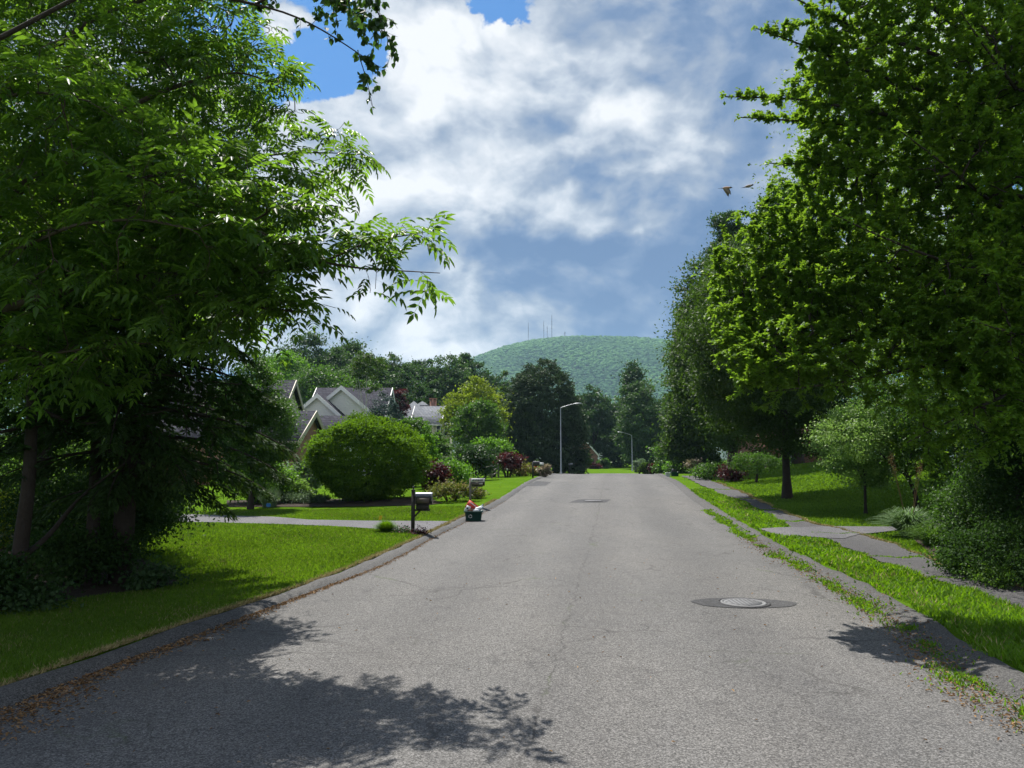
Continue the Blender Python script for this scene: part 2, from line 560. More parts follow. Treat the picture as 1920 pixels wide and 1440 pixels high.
# ------------------------------------------------------------------ branching trees close to the camera
class Skeleton:
    def __init__(self):
        self.p = []; self.par = []; self.d = []; self.limb = []; self.rad = []; self.tw = []

    def add_limb(self, pts, r0, r1, parent=-1, step=.10):
        pts = np.asarray(pts, float)
        seg = np.linalg.norm(np.diff(pts, axis=0), axis=1); s = np.concatenate([[0], np.cumsum(seg)])
        n = max(4, int(s[-1] / step))
        ss_ = np.linspace(0, s[-1], n)
        q = np.stack([np.interp(ss_, s, pts[:, k]) for k in range(3)], 1)
        k = np.array([.25, .5, .25])
        for _ in range(6):
            q[1:-1] = q[:-2] * .25 + q[1:-1] * .5 + q[2:] * .25
        ids = []
        for i in range(n):
            d = q[min(i + 1, n - 1)] - q[max(i - 1, 0)]
            self.p.append(q[i]); self.d.append(d / (np.linalg.norm(d) + 1e-9))
            self.par.append(parent if i == 0 else len(self.p) - 2)
            self.limb.append(True); self.rad.append(r0 + (r1 - r0) * i / (n - 1)); self.tw.append(-1)
            ids.append(len(self.p) - 1)
        return ids

    def nearest(self, pt):
        a = np.array(self.p)
        return int(np.argmin(((a - pt) ** 2).sum(1)))

    def grow(self, targets, r, batches=7, step=.11, sag=.06, maxlen=2.2, first_free=0):
        targets = np.asarray(targets)
        todo = np.arange(len(targets)); tid = 0
        for b in range(batches):
            kd = kdtree.KDTree(len(self.p) - first_free)
            for i in range(first_free, len(self.p)): kd.insert(self.p[i], i)
            kd.balance()
            dist = np.array([kd.find(targets[j])[2] for j in todo])
            order = np.argsort(dist)
            take = todo[order[:max(1, int(math.ceil(len(todo) / (batches - b))))]]
            for j in take:
                t = targets[j]
                best = None
                for co, i, dd in kd.find_n(t, 10):
                    v = (t - self.p[i]) / (dd + 1e-6)
                    cost = dd * (1.25 - .5 * float(v @ self.d[i]))
                    if best is None or cost < best[0]: best = (cost, i, dd)
                _, i, dd = best
                if dd < .08 or dd > maxlen: continue
                p0 = self.p[i]; d0 = self.d[i]
                mid = p0 + d0 * .38 * dd + np.array([0, 0, .10 * dd])
                n = max(3, int(dd / step))
                par = i
                prev = p0
                for k in range(1, n + 1):
                    s = k / n
                    q = (1 - s) ** 2 * p0 + 2 * s * (1 - s) * mid + s * s * t + np.array([0, 0, -sag * s * s * dd]) + r.normal(size=3) * .008
                    dv = q - prev
                    self.p.append(q); self.d.append(dv / (np.linalg.norm(dv) + 1e-9)); self.par.append(par)
                    self.limb.append(False); self.rad.append(0.); self.tw.append(tid)
                    par = len(self.p) - 1; prev = q
                tid += 1
            todo = todo[~np.isin(todo, take)]

    def finish(self, tip=.0035, pw=.46):
        n = len(self.p); cnt = np.zeros(n)
        has = np.zeros(n, bool)
        for i in range(n):
            if self.par[i] >= 0: has[self.par[i]] = True
        cnt[~has] = 1
        for i in range(n - 1, -1, -1):
            if self.par[i] >= 0: cnt[self.par[i]] += cnt[i]
        rad = tip * np.maximum(cnt, 1) ** pw
        self.cnt = cnt
        self.rad = np.where(self.limb, np.maximum(self.rad, rad * .8), rad)
        self.p = np.array(self.p); self.d = np.array(self.d); self.par = np.array(self.par); self.limb = np.array(self.limb); self.tw = np.array(self.tw)

    def wood(self, mb, minr=.0, limbs=True, twigs=True):
        n = len(self.p)
        i = 0
        while i < n:                              # chains are stored in order
            j = i
            while j + 1 < n and self.par[j + 1] == j and self.limb[j + 1] == self.limb[i] and self.tw[j + 1] == self.tw[i]: j += 1
            ids = list(range(i, j + 1))
            lim = self.limb[i]
            if (lim and limbs) or (not lim and twigs):
                if self.par[i] >= 0: ids = [self.par[i]] + ids
                rr = self.rad[ids].copy()
                if self.par[i] >= 0: rr[0] = min(rr[0], rr[1] * 1.15) if not lim else rr[1]
                if len(ids) >= 2 and rr.max() >= minr:
                    mb.tube(self.p[ids], rr, 9 if rr.max() > .05 else (6 if rr.max() > .015 else 4), cap=False)
            i = j + 1


def blob_targets(blobs, n, r, shell=.5):
    B = np.asarray(blobs, float)
    w = B[:, 3] * B[:, 4] * B[:, 5]; w = w ** .8; w /= w.sum()
    bi = r.choice(len(B), n, p=w)
    d = unit(r.normal(size=(n, 3)))
    q = np.where(r.random(n) < shell, .8 + .22 * r.random(n), r.random(n) ** (1 / 3))
    return B[bi, :3] + d * q[:, None] * B[bi, 3:]


def layered(T, c, gap, slope, r, jit=.05):
    """gathers twig ends into tiers of foliage that rise or sink away from the trunk"""
    T = np.array(T)
    d = np.hypot(T[:, 0] - c[0], T[:, 1] - c[1])
    a = np.arctan2(T[:, 1] - c[1], T[:, 0] - c[0])
    off = slope * d + .30 * np.sin(a * 7 + 1) + .22 * np.sin(d * 2.3 + a * 4) + .12 * np.sin(d * 5.1 + a * 11)
    q = (T[:, 2] - off) / gap
    T[:, 2] = np.round(q) * gap + off + r.normal(size=len(T)) * jit
    return T


def compound_template(pairs=4, Lf=.40, wf=.40):
    """one feather-shaped leaf of unit length: rows of pointed leaflets on an arching stalk"""
    vs, fs = [], []
    def leaflet(o, a, n, L):
        a = a / np.linalg.norm(a); n = n - (n @ a) * a; n /= np.linalg.norm(n); s = np.cross(a, n)
        k = len(vs)
        for t, w, h in ((0, 0, 0), (.3, -.46 * wf, .05), (.65, -.30 * wf, .02), (1, 0, -.14), (.65, .30 * wf, .02), (.3, .46 * wf, .05)):
            vs.append(o + L * (t * a + w * s + h * n))
        fs.append([k, k + 1, k + 2, k + 3]); fs.append([k, k + 3, k + 4, k + 5])
    def rach(t): return np.array([t, 0, .10 * math.sin(t * 2.2) - .30 * t * t])
    for i in range(pairs):
        t = .22 + .66 * i / (pairs - 1) if pairs > 1 else .5
        for sg in (-1, 1):
            leaflet(rach(t), np.array([.55, sg * .85, -.42]), np.array([.1, sg * .25, 1]), Lf * (1 - .12 * abs(i - 1.3)))
    leaflet(rach(.92), np.array([1, 0, -.6]), np.array([.3, 0, 1]), Lf * 1.0)
    k = len(vs)
    rp = [rach(t) for t in (0, .35, .7, .95)]
    for i in range(3):
        kk = len(vs)
        vs.extend([rp[i] + [0, .006, 0], rp[i] - [0, .006, 0], rp[i + 1] - [0, .004, 0], rp[i + 1] + [0, .004, 0]])
        fs.append([kk, kk + 1, kk + 2, kk + 3])
    return np.array(vs), np.array(fs)


def stamp(mb, tpl, fc, pos, axis, nrm, L, tint):
    n = len(pos); k = len(tpl)
    a = unit(axis); nn = unit(nrm - (nrm * a).sum(1, keepdims=True) * a); s = np.cross(nn, a)
    v = pos[:, None, :] + L[:, None, None] * (tpl[None, :, 0:1] * a[:, None, :] + tpl[None, :, 1:2] * s[:, None, :] + tpl[None, :, 2:3] * nn[:, None, :])
    f = (fc[None] + (np.arange(n) * k)[:, None, None]).reshape(-1, fc.shape[1])
    mb.add(v.reshape(-1, 3), f, np.repeat(np.clip(tint, 0, 1), k))


# ================================================================== SETTING
def asphalt(name, base, cracks=True, seam=True):
    m, N, b, out = new_mat(name)
    v = coords(N)
    sp = N.n('ShaderNodeSeparateXYZ'); N.set(sp.inputs[0], v)
    x, y = sp.outputs[0], sp.outputs[1]
    vor = N.n('ShaderNodeTexVoronoi'); N.set(vor.inputs['Vector'], v); vor.inputs['Scale'].default_value = 105
    g1 = N.n('ShaderNodeSeparateColor'); N.set(g1.inputs[0], vor.outputs['Color'])
    fine = N.noise(v, 160, 3, .6)
    grain = N.m('ADD', N.m('MULTIPLY', g1.outputs[0], .6), N.m('MULTIPLY', fine, .5))
    c = N.ramp(grain, [(.20, tuple(k * .30 for k in base)), (.52, base), (.80, tuple(min(1, k * 1.9) for k in base)), (1.0, tuple(min(1, k * 3.4) for k in base))])
    big = N.noise(N.vmul(v, (1., .30, 1.)), .55, 5, .6)
    c = N.mix(N.rng(big, .35, .7), c, N.mix(1., c, (1.22, 1.20, 1.17), 'MULTIPLY'))
    lat = N.m('SUBTRACT', x, N.m('SUBTRACT', N.m('MULTIPLY', y, .137), .58))
    trk = N.m('MULTIPLY', N.m('ADD', N.m('SINE', N.m('ADD', N.m('MULTIPLY', lat, 3.5), N.m('MULTIPLY', N.noise(v, .4, 3), 2.2))), 1.), .5)
    c = N.mix(N.m('MULTIPLY', trk, .55), c, N.mix(1., c, (.74, .74, .75), 'MULTIPLY'))
    tar = N.rng(N.noise(N.vmul(v, (1., .35, 1.)), 1.3, 3, .5), .66, .74, 0, .55)
    c = N.mix(tar, c, N.mix(1., c, (.55, .55, .57), 'MULTIPLY'))
    blot = N.noise(v, 2.2, 6, .62)
    c = N.mix(N.rng(blot, .52, .72, 0, .5), c, N.mix(1., c, (.66, .66, .68), 'MULTIPLY'))
    if cracks:
        wob = N.noise(v, 1.1, 6, .65, 0, 'Color')
        vv = N.vadd(v, N.vmul(wob, (.9, .9, 0)))
        vd = N.n('ShaderNodeTexVoronoi', feature='DISTANCE_TO_EDGE'); N.set(vd.inputs['Vector'], vv); vd.inputs['Scale'].default_value = .42
        msk = N.rng(N.noise(v, .33, 3), .46, .58)
        k1 = N.m('MULTIPLY', N.rng(vd.outputs[0], .0, .011, 1, 0), msk)
        vd2 = N.n('ShaderNodeTexVoronoi', feature='DISTANCE_TO_EDGE'); N.set(vd2.inputs['Vector'], vv); vd2.inputs['Scale'].default_value = 2.1
        msk2 = N.rng(N.noise(N.vadd(v, (9., 4., 0.)), .5, 3), .56, .66)
        k1 = N.m('MAXIMUM', k1, N.m('MULTIPLY', N.rng(vd2.outputs[0], 0., .03, .8, 0), msk2))
        wy = N.m('ADD', y, N.m('MULTIPLY', N.noise(v, .8, 6, .7), .55))
        fr = N.m('ABSOLUTE', N.m('SUBTRACT', N.m('FRACT', N.m('DIVIDE', wy, 3.1)), .5))
        k2 = N.m('MULTIPLY', N.rng(fr, 0., .0065, 1, 0), N.rng(N.noise(N.vmul(v, (.5, .1, 1)), .9, 2), .46, .58))
        k = N.m('MAXIMUM', k1, k2)
        if seam:
            lx = N.m('SUBTRACT', x, N.m('SUBTRACT', N.m('MULTIPLY', y, .137), .58))
            lx = N.m('ADD', lx, N.m('MULTIPLY', N.m('SUBTRACT', N.noise(v, 1.6, 6, .7), .5), .45))
            k3 = N.m('MULTIPLY', N.rng(N.m('ABSOLUTE', lx), .003, .014, 1., 0), N.rng(N.noise(N.vmul(v, (.2, 1, 1)), .35, 3), .32, .48))
            k = N.m('MAXIMUM', k, k3)
        moss = N.rng(N.noise(N.vadd(v, (3., 8., 0.)), .7, 2), .56, .68)
        c = N.mix(N.m('MULTIPLY', k, .70), c, N.mix(moss, (.030, .028, .026), (.05, .075, .016)))
    N.set(b.inputs['Base Color'], c)
    b.inputs['Roughness'].default_value = .86
    b.inputs['Specular IOR Level'].default_value = .35
    bp = N.n('ShaderNodeBump'); bp.inputs['Strength'].default_value = .28; bp.inputs['Distance'].default_value = .004
    N.set(bp.inputs['Height'], grain); N.set(b.inputs['Normal'], bp.outputs[0])
    return m


M['road'] = asphalt('road_asphalt', (.080, .0775, .075))
M['berm'] = asphalt('berm_asphalt', (.055, .0535, .052), True, False)
M['walk'] = asphalt('sidewalk_asphalt', (.050, .048, .050), True, False)
M['drive'] = asphalt('driveway_asphalt', (.075, .073, .078), False, False)
M['patch'] = asphalt('patch_asphalt', (.034, .034, .036), False, False)


def turf_mat():
    m, N, b, out = new_mat('turf')
    v = coords(N)
    f = N.noise(v, .9, 5, .6); g = N.noise(v, 22, 4, .7); h = N.noise(N.vmul(v, (1, .5, 1)), 120, 3, .7)
    c = N.mix(N.rng(f, .3, .7), (.066, .135, .008), (.100, .180, .012))
    c = N.mix(N.rng(g, .35, .75), c, (.046, .110, .010))
    c = N.mix(N.rng(h, .45, .75, 0, .55), c, (.135, .220, .020))
    N.set(b.inputs['Base Color'], c); b.inputs['Roughness'].default_value = .95; b.inputs['Specular IOR Level'].default_value = 0.
    bp = N.n('ShaderNodeBump'); bp.inputs['Strength'].default_value = .8; bp.inputs['Distance'].default_value = .03
    N.set(bp.inputs['Height'], N.m('ADD', g, h)); N.set(b.inputs['Normal'], bp.outputs[0])
    t = N.n('ShaderNodeBsdfTranslucent')
    return m


M['turf'] = turf_mat()
M['soil'] = plain('bed_soil', (.040, .030, .022), .95, 0, .5, 14., .9, .15)
M['iron'] = plain('cast_iron', (.16, .16, .165), .6, .2, .35, 30., .5)
M['concrete'] = plain('concrete', (.40, .39, .37), .85, 0, .2, 8., .3)

# --- ground sheet, out to the horizon
xs = np.concatenate([-np.geomspace(16, 2600, 42)[::-1], np.arange(-15.7, 22, .22), np.geomspace(22.3, 2600, 42)])
ys = np.concatenate([[-60, -30, -15], np.arange(-8, 44, .30), np.arange(44, 140, 1.0), np.geomspace(141, 5000, 40)])
X, Y = np.meshgrid(xs, ys)
tag(MB().grid(X, Y, G(X, Y)).build('ground', M['turf'], None, True), kind='structure')

# --- road
ry = np.concatenate([np.arange(-12, 60, .4), np.arange(60, 96, 1.)])
RX = np.stack([xl_in(ry) * (1 - t) + xr_in(ry) * t for t in np.linspace(0, 1, 15)], 1)
RY = np.repeat(ry[:, None], 15, 1)
tt_ = np.linspace(-1, 1, 15)
tag(MB().grid(RX, RY, zr(RY) + .03 * (1 - tt_[None] ** 2)).build('road', M['road'], None, True), kind='structure')


def road_z(x, y):
    a, b_ = xl_in(y), xr_in(y)
    t = (x - a) / (b_ - a) * 2 - 1
    return zr(y) + .03 * (1 - t * t)


def berm(side):
    mb = MB()
    if side < 0:
        a, b_ = xl_out(ry), xl_in(ry); b_ = b_ + .05
        prof = [(0, .035), (.15, .062), (.42, .066), (.72, .042), (.9, .018), (1, .004)]
    else:
        a, b_ = xr_in(ry) - .04, xr_in(ry) + BERM_R
        prof = [(0, .004), (.15, .016), (.4, .040), (.65, .064), (.9, .060), (1, .035)]
    jit = .012 * np.sin(ry * 2.3) + .01 * np.sin(ry * 5.1 + 1)
    wv_ = .018 * np.sin(ry * 3.7) + .015 * np.sin(ry * 9.1 + .5) + .012 * rng.normal(size=len(ry))
    XX = np.stack([a + (b_ - a) * t + (wv_ if (t in (0, .15) and side < 0) or (t in (.9, 1) and side > 0) else wv_[::-1] * .6) for t, _ in prof], 1)
    jit = jit + .008 * rng.normal(size=len(ry))
    ZZ = np.stack([zr(ry) + h + jit * (.6 if 0 < t < 1 else 0) for t, h in prof], 1)
    return tag(mb.grid(XX, np.repeat(ry[:, None], len(prof), 1), ZZ).build('kerb', M['berm'], None, True), kind='structure')


berm(-1); berm(1)


def strip_y(name, A, B, lift, mat, nlat=7, step=.3, kind='structure', ymax=None):
    A = np.array(A); B = np.array(B)
    A = A[np.argsort(A[:, 1])]; B = B[np.argsort(B[:, 1])]
    y = np.arange(min(A[0, 1], B[0, 1]) - .01, max(A[-1, 1], B[-1, 1]), step)
    wob = .05 * np.sin(y * 3.1) + .035 * np.sin(y * 7.7 + 2)
    xa, xb = np.interp(y, A[:, 1], A[:, 0]) + wob, np.interp(y, B[:, 1], B[:, 0]) + wob[::-1]
    t = np.linspace(0, 1, nlat)
    XX = xa[:, None] * (1 - t) + xb[:, None] * t
    YY = np.repeat(y[:, None], nlat, 1)
    tag(MB().grid(XX, YY, G(XX, YY) + lift).build(name, mat, None, True), kind=kind)
    return np.concatenate([np.stack([xa, y], 1), np.stack([xb, y], 1)[::-1]])


def strip_x(name, A, B, lift, mat, nlat=7, step=.3):
    A = np.array(A); B = np.array(B)
    A = A[np.argsort(A[:, 0])]; B = B[np.argsort(B[:, 0])]
    x = np.arange(max(A[0, 0], B[0, 0]), min(A[-1, 0], B[-1, 0]) + .01, step)
    ya, yb = np.interp(x, A[:, 0], A[:, 1]), np.interp(x, B[:, 0], B[:, 1])
    t = np.linspace(0, 1, nlat)
    YY = ya[:, None] * (1 - t) + yb[:, None] * t
    XX = np.repeat(x[:, None], nlat, 1)
    tag(MB().grid(XX, YY, G(XX, YY) + lift).build(name, mat, None, True), kind='structure')
    return np.concatenate([np.stack([x, ya], 1), np.stack([x, yb], 1)[::-1]])


def pip(x, y, poly):
    ins = np.zeros(x.shape, bool)
    n = len(poly); j = n - 1
    for i in range(n):
        xi, yi = poly[i]; xj, yj = poly[j]
        c = ((yi > y) != (yj > y)) & (x < (xj - xi) * (y - yi) / (yj - yi + 1e-12) + xi)
        ins ^= c; j = i
    return ins


SW_IN = [(1912, 1141), (1815, 1110), (1669, 1061), (1587, 1028), (1530, 1004), (1484, 990), (1449, 969), (1396, 940), (1350, 927), (1307, 907), (1277, 893)]
SW_OUT = [(1912, 1101), (1800, 1076), (1722, 1041), (1640, 1012), (1575, 993), (1530, 986), (1467, 961), (1425, 941), (1398, 927), (1366, 915), (1328, 900), (1305, 893)]
a_ = [W(*p) for p in SW_IN]; b_ = [W(*p) for p in SW_OUT]
a_ = [a_[0] + np.array([-.9, -6, 0])] + a_; b_ = [b_[0] + np.array([-.9, -6, 0])] + b_
PG_WALK = strip_y('sidewalk', a_, b_, .030, M['walk'])

DL_UP = [(250, 962), (400, 967), (509, 970), (580, 976), (700, 978), (846, 979)]
DL_LO = [(250, 978), (400, 981), (540, 985), (640, 989), (700, 993), (800, 1002)]
up = [W(*p) for p in DL_UP]; lo = [W(*p) for p in DL_LO]
up[-1][0] += .35; lo[-1][0] += .35
up.append(up[-1] + np.array([.5, 0, 0])); lo.append(lo[-1] + np.array([.9, 0, 0]))
PG_DL = strip_x('driveway', up, lo, .026, M['drive'])
DR_UP = [(1422, 994), (1484, 991), (1562, 989), (1690, 990), (1800, 989)]
DR_LO = [(1450, 1013), (1488, 1007), (1580, 1014), (1612, 1004), (1690, 996), (1800, 994)]
up = [W(*p) for p in DR_UP]; lo = [W(*p) for p in DR_LO]
PG_DR = strip_x('driveway', up, lo, .040, M['drive'])


def bed(name, px):
    w = np.array([W(*p) for p in px])
    c = w.mean(0)
    mb = MB()
    rings = [c + (w - c) * k for k in np.linspace(.02, 1, 7)]
    n = len(w)
    v = np.concatenate(rings); v[:, 2] = G(v[:, 0], v[:, 1]) + .02
    mb.add(v, [[i * n + j, i * n + (j + 1) % n, (i + 1) * n + (j + 1) % n, (i + 1) * n + j] for i in range(6) for j in range(n)])
    tag(mb.build(name, M['soil'], None, True), kind='structure')
    return w[:, :2]


PG_B1 = bed('planting_bed', [(-260, 1160), (0, 1146), (90, 1134), (200, 1117), (300, 1106), (335, 1094), (320, 1072), (270, 1050), (200, 1015), (60, 1000), (-260, 1000)])
PG_B2 = bed('planting_bed', [(2040, 1118), (1920, 1090), (1815, 1068), (1745, 1040), (1712, 1012), (1712, 985), (1790, 960), (1920, 950), (2080, 960)])
PG_B3 = bed('planting_bed', [(425, 951), (520, 951), (640, 951), (800, 948), (830, 944), (800, 934), (640, 936), (425, 939)])
BEDS = [PG_WALK, PG_DL, PG_DR, PG_B1, PG_B2, PG_B3]


def clear(x, y):
    ok = np.ones(x.shape, bool)
    for pg in BEDS: ok &= ~pip(x, y, pg)
    return ok


# --- grass blades
def blades(name, x, y, h, w, mat, r, lean=.45, tb=.5, zoff=0., two=True):
    n = len(x)
    z = G(x, y) + zoff
    an = r.random(n) * 6.283
    h = h * (.6 + .7 * r.random(n)); w = np.broadcast_to(w, (n,)) * (.7 + .6 * r.random(n))
    dx, dy = np.cos(an), np.sin(an)
    la = r.random(n) * 6.283; lm = lean * (.3 + r.random(n)) * h
    lx, ly = np.cos(la) * lm, np.sin(la) * lm
    b = np.stack([x, y, z - .006], 1)
    o = np.stack([dx * w, dy * w, np.zeros(n)], 1)
    mid = b + np.stack([lx * .35, ly * .35, h * .6], 1)
    tip = b + np.stack([lx, ly, h], 1)
    t = np.clip(tb + r.normal(size=n) * .25, 0, 1)
    mb = MB()
    if two:
        v = np.stack([b - o, b + o, mid + o * .7, mid - o * .7, tip], 1).reshape(-1, 3)
        k = np.arange(n)[:, None] * 5
        mb.add(v, k + np.array([[0, 1, 2, 3]]), np.repeat(t, 5))
        mb.f.setdefault(3, []).append(k + np.array([[3, 2, 4]]))
    else:
        v = np.stack([b - o, b + o, tip], 1).reshape(-1, 3)
        mb.add(v, np.arange(n)[:, None] * 3 + np.array([[0, 1, 2]]), np.repeat(t, 3))
    return tag(mb.build(name, mat), kind='stuff')


def scatter(n, x0, x1, y0, y1, r, dens):
    """random points thinned with distance like dens(y)"""
    x = x0 + (x1 - x0) * r.random(n); y = y0 + (y1 - y0) * r.random(n)
    k = r.random(n) < dens(y)
    return x[k], y[k]


r_ = np.random.default_rng(3)
x, y = scatter(1900000, -13, -1.0, 4.5, 26, r_, lambda y: np.clip((7.5 / y) ** 1.7, 0, 1))
k = (x < xl_out(y) - .01) & (x > -.72 * y - .8) & clear(x, y)
x, y = x[k], y[k]
patch = .5 + .25 * np.sin(x * 1.7 + np.sin(y * 1.1)) * np.sin(y * 1.3 + .6 * x)
ks = (r_.random(len(x)) < .05 + .10 * (np.sin(x * 2.3 + 1) * np.sin(y * 1.9) > .55))
blades('dry_grass', x[ks] + .01, y[ks], .045, .0010 * np.maximum(y[ks], 5.), M['straw'], r_, .7, .35, 0., False)
blades('lawn_grass', x, y, .048, .0011 * np.maximum(y, 5.), M['grass'], r_, .6, patch, 0., False)
x, y = scatter(520000, 4.0, 14, 5.0, 34, r_, lambda y: np.clip((9. / y) ** 1.5, 0, 1))
lim = np.interp(y, PG_WALK[:len(PG_WALK) // 2, 1], PG_WALK[:len(PG_WALK) // 2, 0])
k = (x > xr_in(y) + BERM_R - .03 + .05 * np.sin(y * 4)) & (x < lim + .05) & clear(x, y)
xv, yv = x[k], y[k]
hv = .064 + .04 * np.sin(xv * 2.3 + yv * .9) * np.sin(yv * 1.7)
blades('verge_grass', xv, yv, np.clip(hv, .035, .12), .0011 * np.maximum(yv, 5.), M['verge'], r_, .75, .5 + .2 * np.sin(xv * 3 + yv), 0.)
ks = r_.random(len(xv)) < .07
blades('dry_grass', xv[ks] + .01, yv[ks], .075, .0010 * np.maximum(yv[ks], 5.), M['straw'], r_, .9, .45, 0., False)
x, y = scatter(900000, 5, 26, 9, 46, r_, lambda y: np.clip((13. / y) ** 1.6, 0, 1))
k = (x > lim.max() * 0 + np.interp(y, PG_WALK[:len(PG_WALK) // 2, 1], PG_WALK[:len(PG_WALK) // 2, 0]) + .3) & (x < .72 * y + 1.5) & clear(x, y)
x, y = x[k], y[k]
blades('lawn_grass', x, y, .055, .0011 * np.maximum(y, 5.), M['grass'], r_, .6, .55 + .2 * np.sin(x * 1.1) * np.sin(y * 1.4), 0., False)

# dry straw fringe where the mower leaves the edge, both sides
yy = 4.5 + 24 * r_.random(26000) ** 1.5
xx = xl_out(yy) - np.abs(r_.normal(size=len(yy))) * .045 + .02
k = (.5 + .5 * np.sin(yy * 2.1) * np.sin(yy * .7 + 1)) > r_.random(len(yy)) * .8
blades('dry_grass', xx[k], yy[k], .035, .0011 * np.maximum(yy[k], 5), M['straw'], r_, 1.1, .5, .01, False)
pw = PG_WALK[len(PG_WALK) // 2:][::-1]
yy = 8 + 30 * r_.random(16000)
xx = np.interp(yy, pw[:, 1], pw[:, 0]) + np.abs(r_.normal(size=len(yy))) * .06 - .02
k = (.5 + .5 * np.sin(yy * 1.3) * np.sin(yy * .6 + 2)) > r_.random(len(yy)) * .9
blades('dry_grass', xx[k], yy[k], .04, .0011 * np.maximum(yy[k], 5), M['straw'], r_, 1.0, .4, .025, False)

# weeds growing in the right-hand gutter
gx, gy, gh = [], [], []
for i in range(120):
    yc = 5.2 + 20 * r_.random() ** 1.25
    dens = .5 + .5 * math.sin(yc * 2.9) * math.sin(yc * 1.1 + .4)
    if r_.random() > dens + .25: continue
    wid = .06 + .22 * math.exp(-((yc - 6.4) / .8) ** 2) + .05 * math.exp(-((yc - 9.5) / 2) ** 2)
    xc = float(xr_in(yc)) - .03 + r_.normal() * wid * .7 - wid * .5
    n = int(30 + 90 * r_.random())
    s = .05 + .12 * r_.random()
    gx.append(xc + r_.normal(size=n) * s * .6); gy.append(yc + r_.normal(size=n) * s * 1.6); gh.append(np.full(n, .015 + .035 * r_.random()))
gx, gy, gh = map(np.concatenate, (gx, gy, gh))
blades('gutter_weeds', gx, gy, gh, .0012 * np.maximum(gy, 5), M['verge'], r_, .9, .45, .075, True)

# grass creeping across the sidewalk at its joints
half = len(PG_WALK) // 2
wx, wy = [], []
for yc in (11.6, 14.1, 18.3, 21.2, 24.6, 28.5, 33.0):
    xa_ = np.interp(yc, PG_WALK[:half, 1], PG_WALK[:half, 0]); xb_ = np.interp(yc, PG_WALK[half:][::-1, 1], PG_WALK[half:][::-1, 0])
    nn = 260; f = r_.random(nn) ** (1.6 if r_.random() < .5 else .7)
    wx.append(xa_ + (xb_ - xa_) * f); wy.append(yc + .10 * np.sin(f * 9) + r_.normal(size=nn) * .035)
wx, wy = np.concatenate(wx), np.concatenate(wy)
blades('path_weeds', wx, wy, .028, .0011 * np.maximum(wy, 5), M['verge'], r_, 1., .4, .03, False)

# --- leaf litter in both gutters
def litter(name, x, y, r, L, zo):
    n = len(x)
    mb = MB()
    ax = r.normal(size=(n, 3)) * np.array([1, 1, .25]); nr = np.array([0, 0, 1.]) + r.normal(size=(n, 3)) * .35
    leaves(mb, np.stack([x, y, zo + .008 + .01 * r.random(n)], 1), ax, nr, L, .42, .16, .5 + r.normal(size=n) * .28, 'leaf')
    return tag(mb.build(name, M['litter']), kind='stuff')


yl = 4.6 + 24 * r_.random(7200) ** 2.3
xl_ = xl_in(yl) + .05 + np.abs(r_.normal(size=len(yl))) * (.05 + .26 * np.exp(-((yl - 5.6) / .9) ** 2) + .10 * np.exp(-((yl - 8.2) / 1.2) ** 2))
yr = 5.0 + 13 * r_.random(2600) ** 1.3
xr_ = xr_in(yr) + .02 + r_.normal(size=len(yr)) * .16 - .22 * np.exp(-((yr - 6.4) / 1.) ** 2) - .10
xa = np.concatenate([xl_, xr_]); ya = np.concatenate([yl, yr])
xa = np.concatenate([xa, -3.5 + 8 * r_.random(150)]); ya = np.concatenate([ya, 4.5 + 11 * r_.random(150)])
k = (xa > xl_in(ya) + .02) & (rng.random(len(xa)) < np.where(xa < 0, np.clip((11. / ya) ** 2, 0, 1), 1))
zo = np.where(xa > xr_in(ya) - .04, zr(ya) + np.clip((xa - xr_in(ya) + .04) / BERM_R, 0, 1) * .09, road_z(xa, ya))
litter('leaf_litter', xa[k], ya[k], r_, .016 + .03 * r_.random(int(k.sum())), zo[k])

# --- distant hill and the forest on it
HU = [200, 500, 700, 800, 880, 915, 950, 1000, 1060, 1120, 1200, 1265, 1400, 1600, 2000]
HV = [800, 760, 722, 700, 672, 659, 646, 634, 629, 629, 631, 637, 652, 690, 770]
HY = 1900.
hxw = np.array([P(u, v, HY)[0] for u, v in zip(HU, HV)]); hzw = np.array([P(u, v, HY)[2] for u, v in zip(HU, HV)])


def hill_z(x, y):
    rz = np.interp(x, hxw, hzw)
    t = np.clip((y - 1150) / 750, 0, 1)
    back = np.clip((3300 - y) / 1400, 0, 1)
    z = rz * np.where(y < HY, .25 * t + .75 * ss(t) ** .9, ss(back))
    return z + 5 * np.sin(x / 61 + y / 140) * np.sin(y / 83) * ss((y - 1200) / 300) * np.clip((HY + 40 - y) / 200, 0, 1) - 9


hx_ = np.linspace(-1400, 1700, 110); hy_ = np.linspace(1150, 3300, 80)
X, Y = np.meshgrid(hx_, hy_)
M['hill'] = plain('forest_floor', (.030, .055, .020), .95, 0, .3, .05)
tag(MB().grid(X, Y, hill_z(X, Y)).build('hill', M['hill'], None, True), kind='structure')

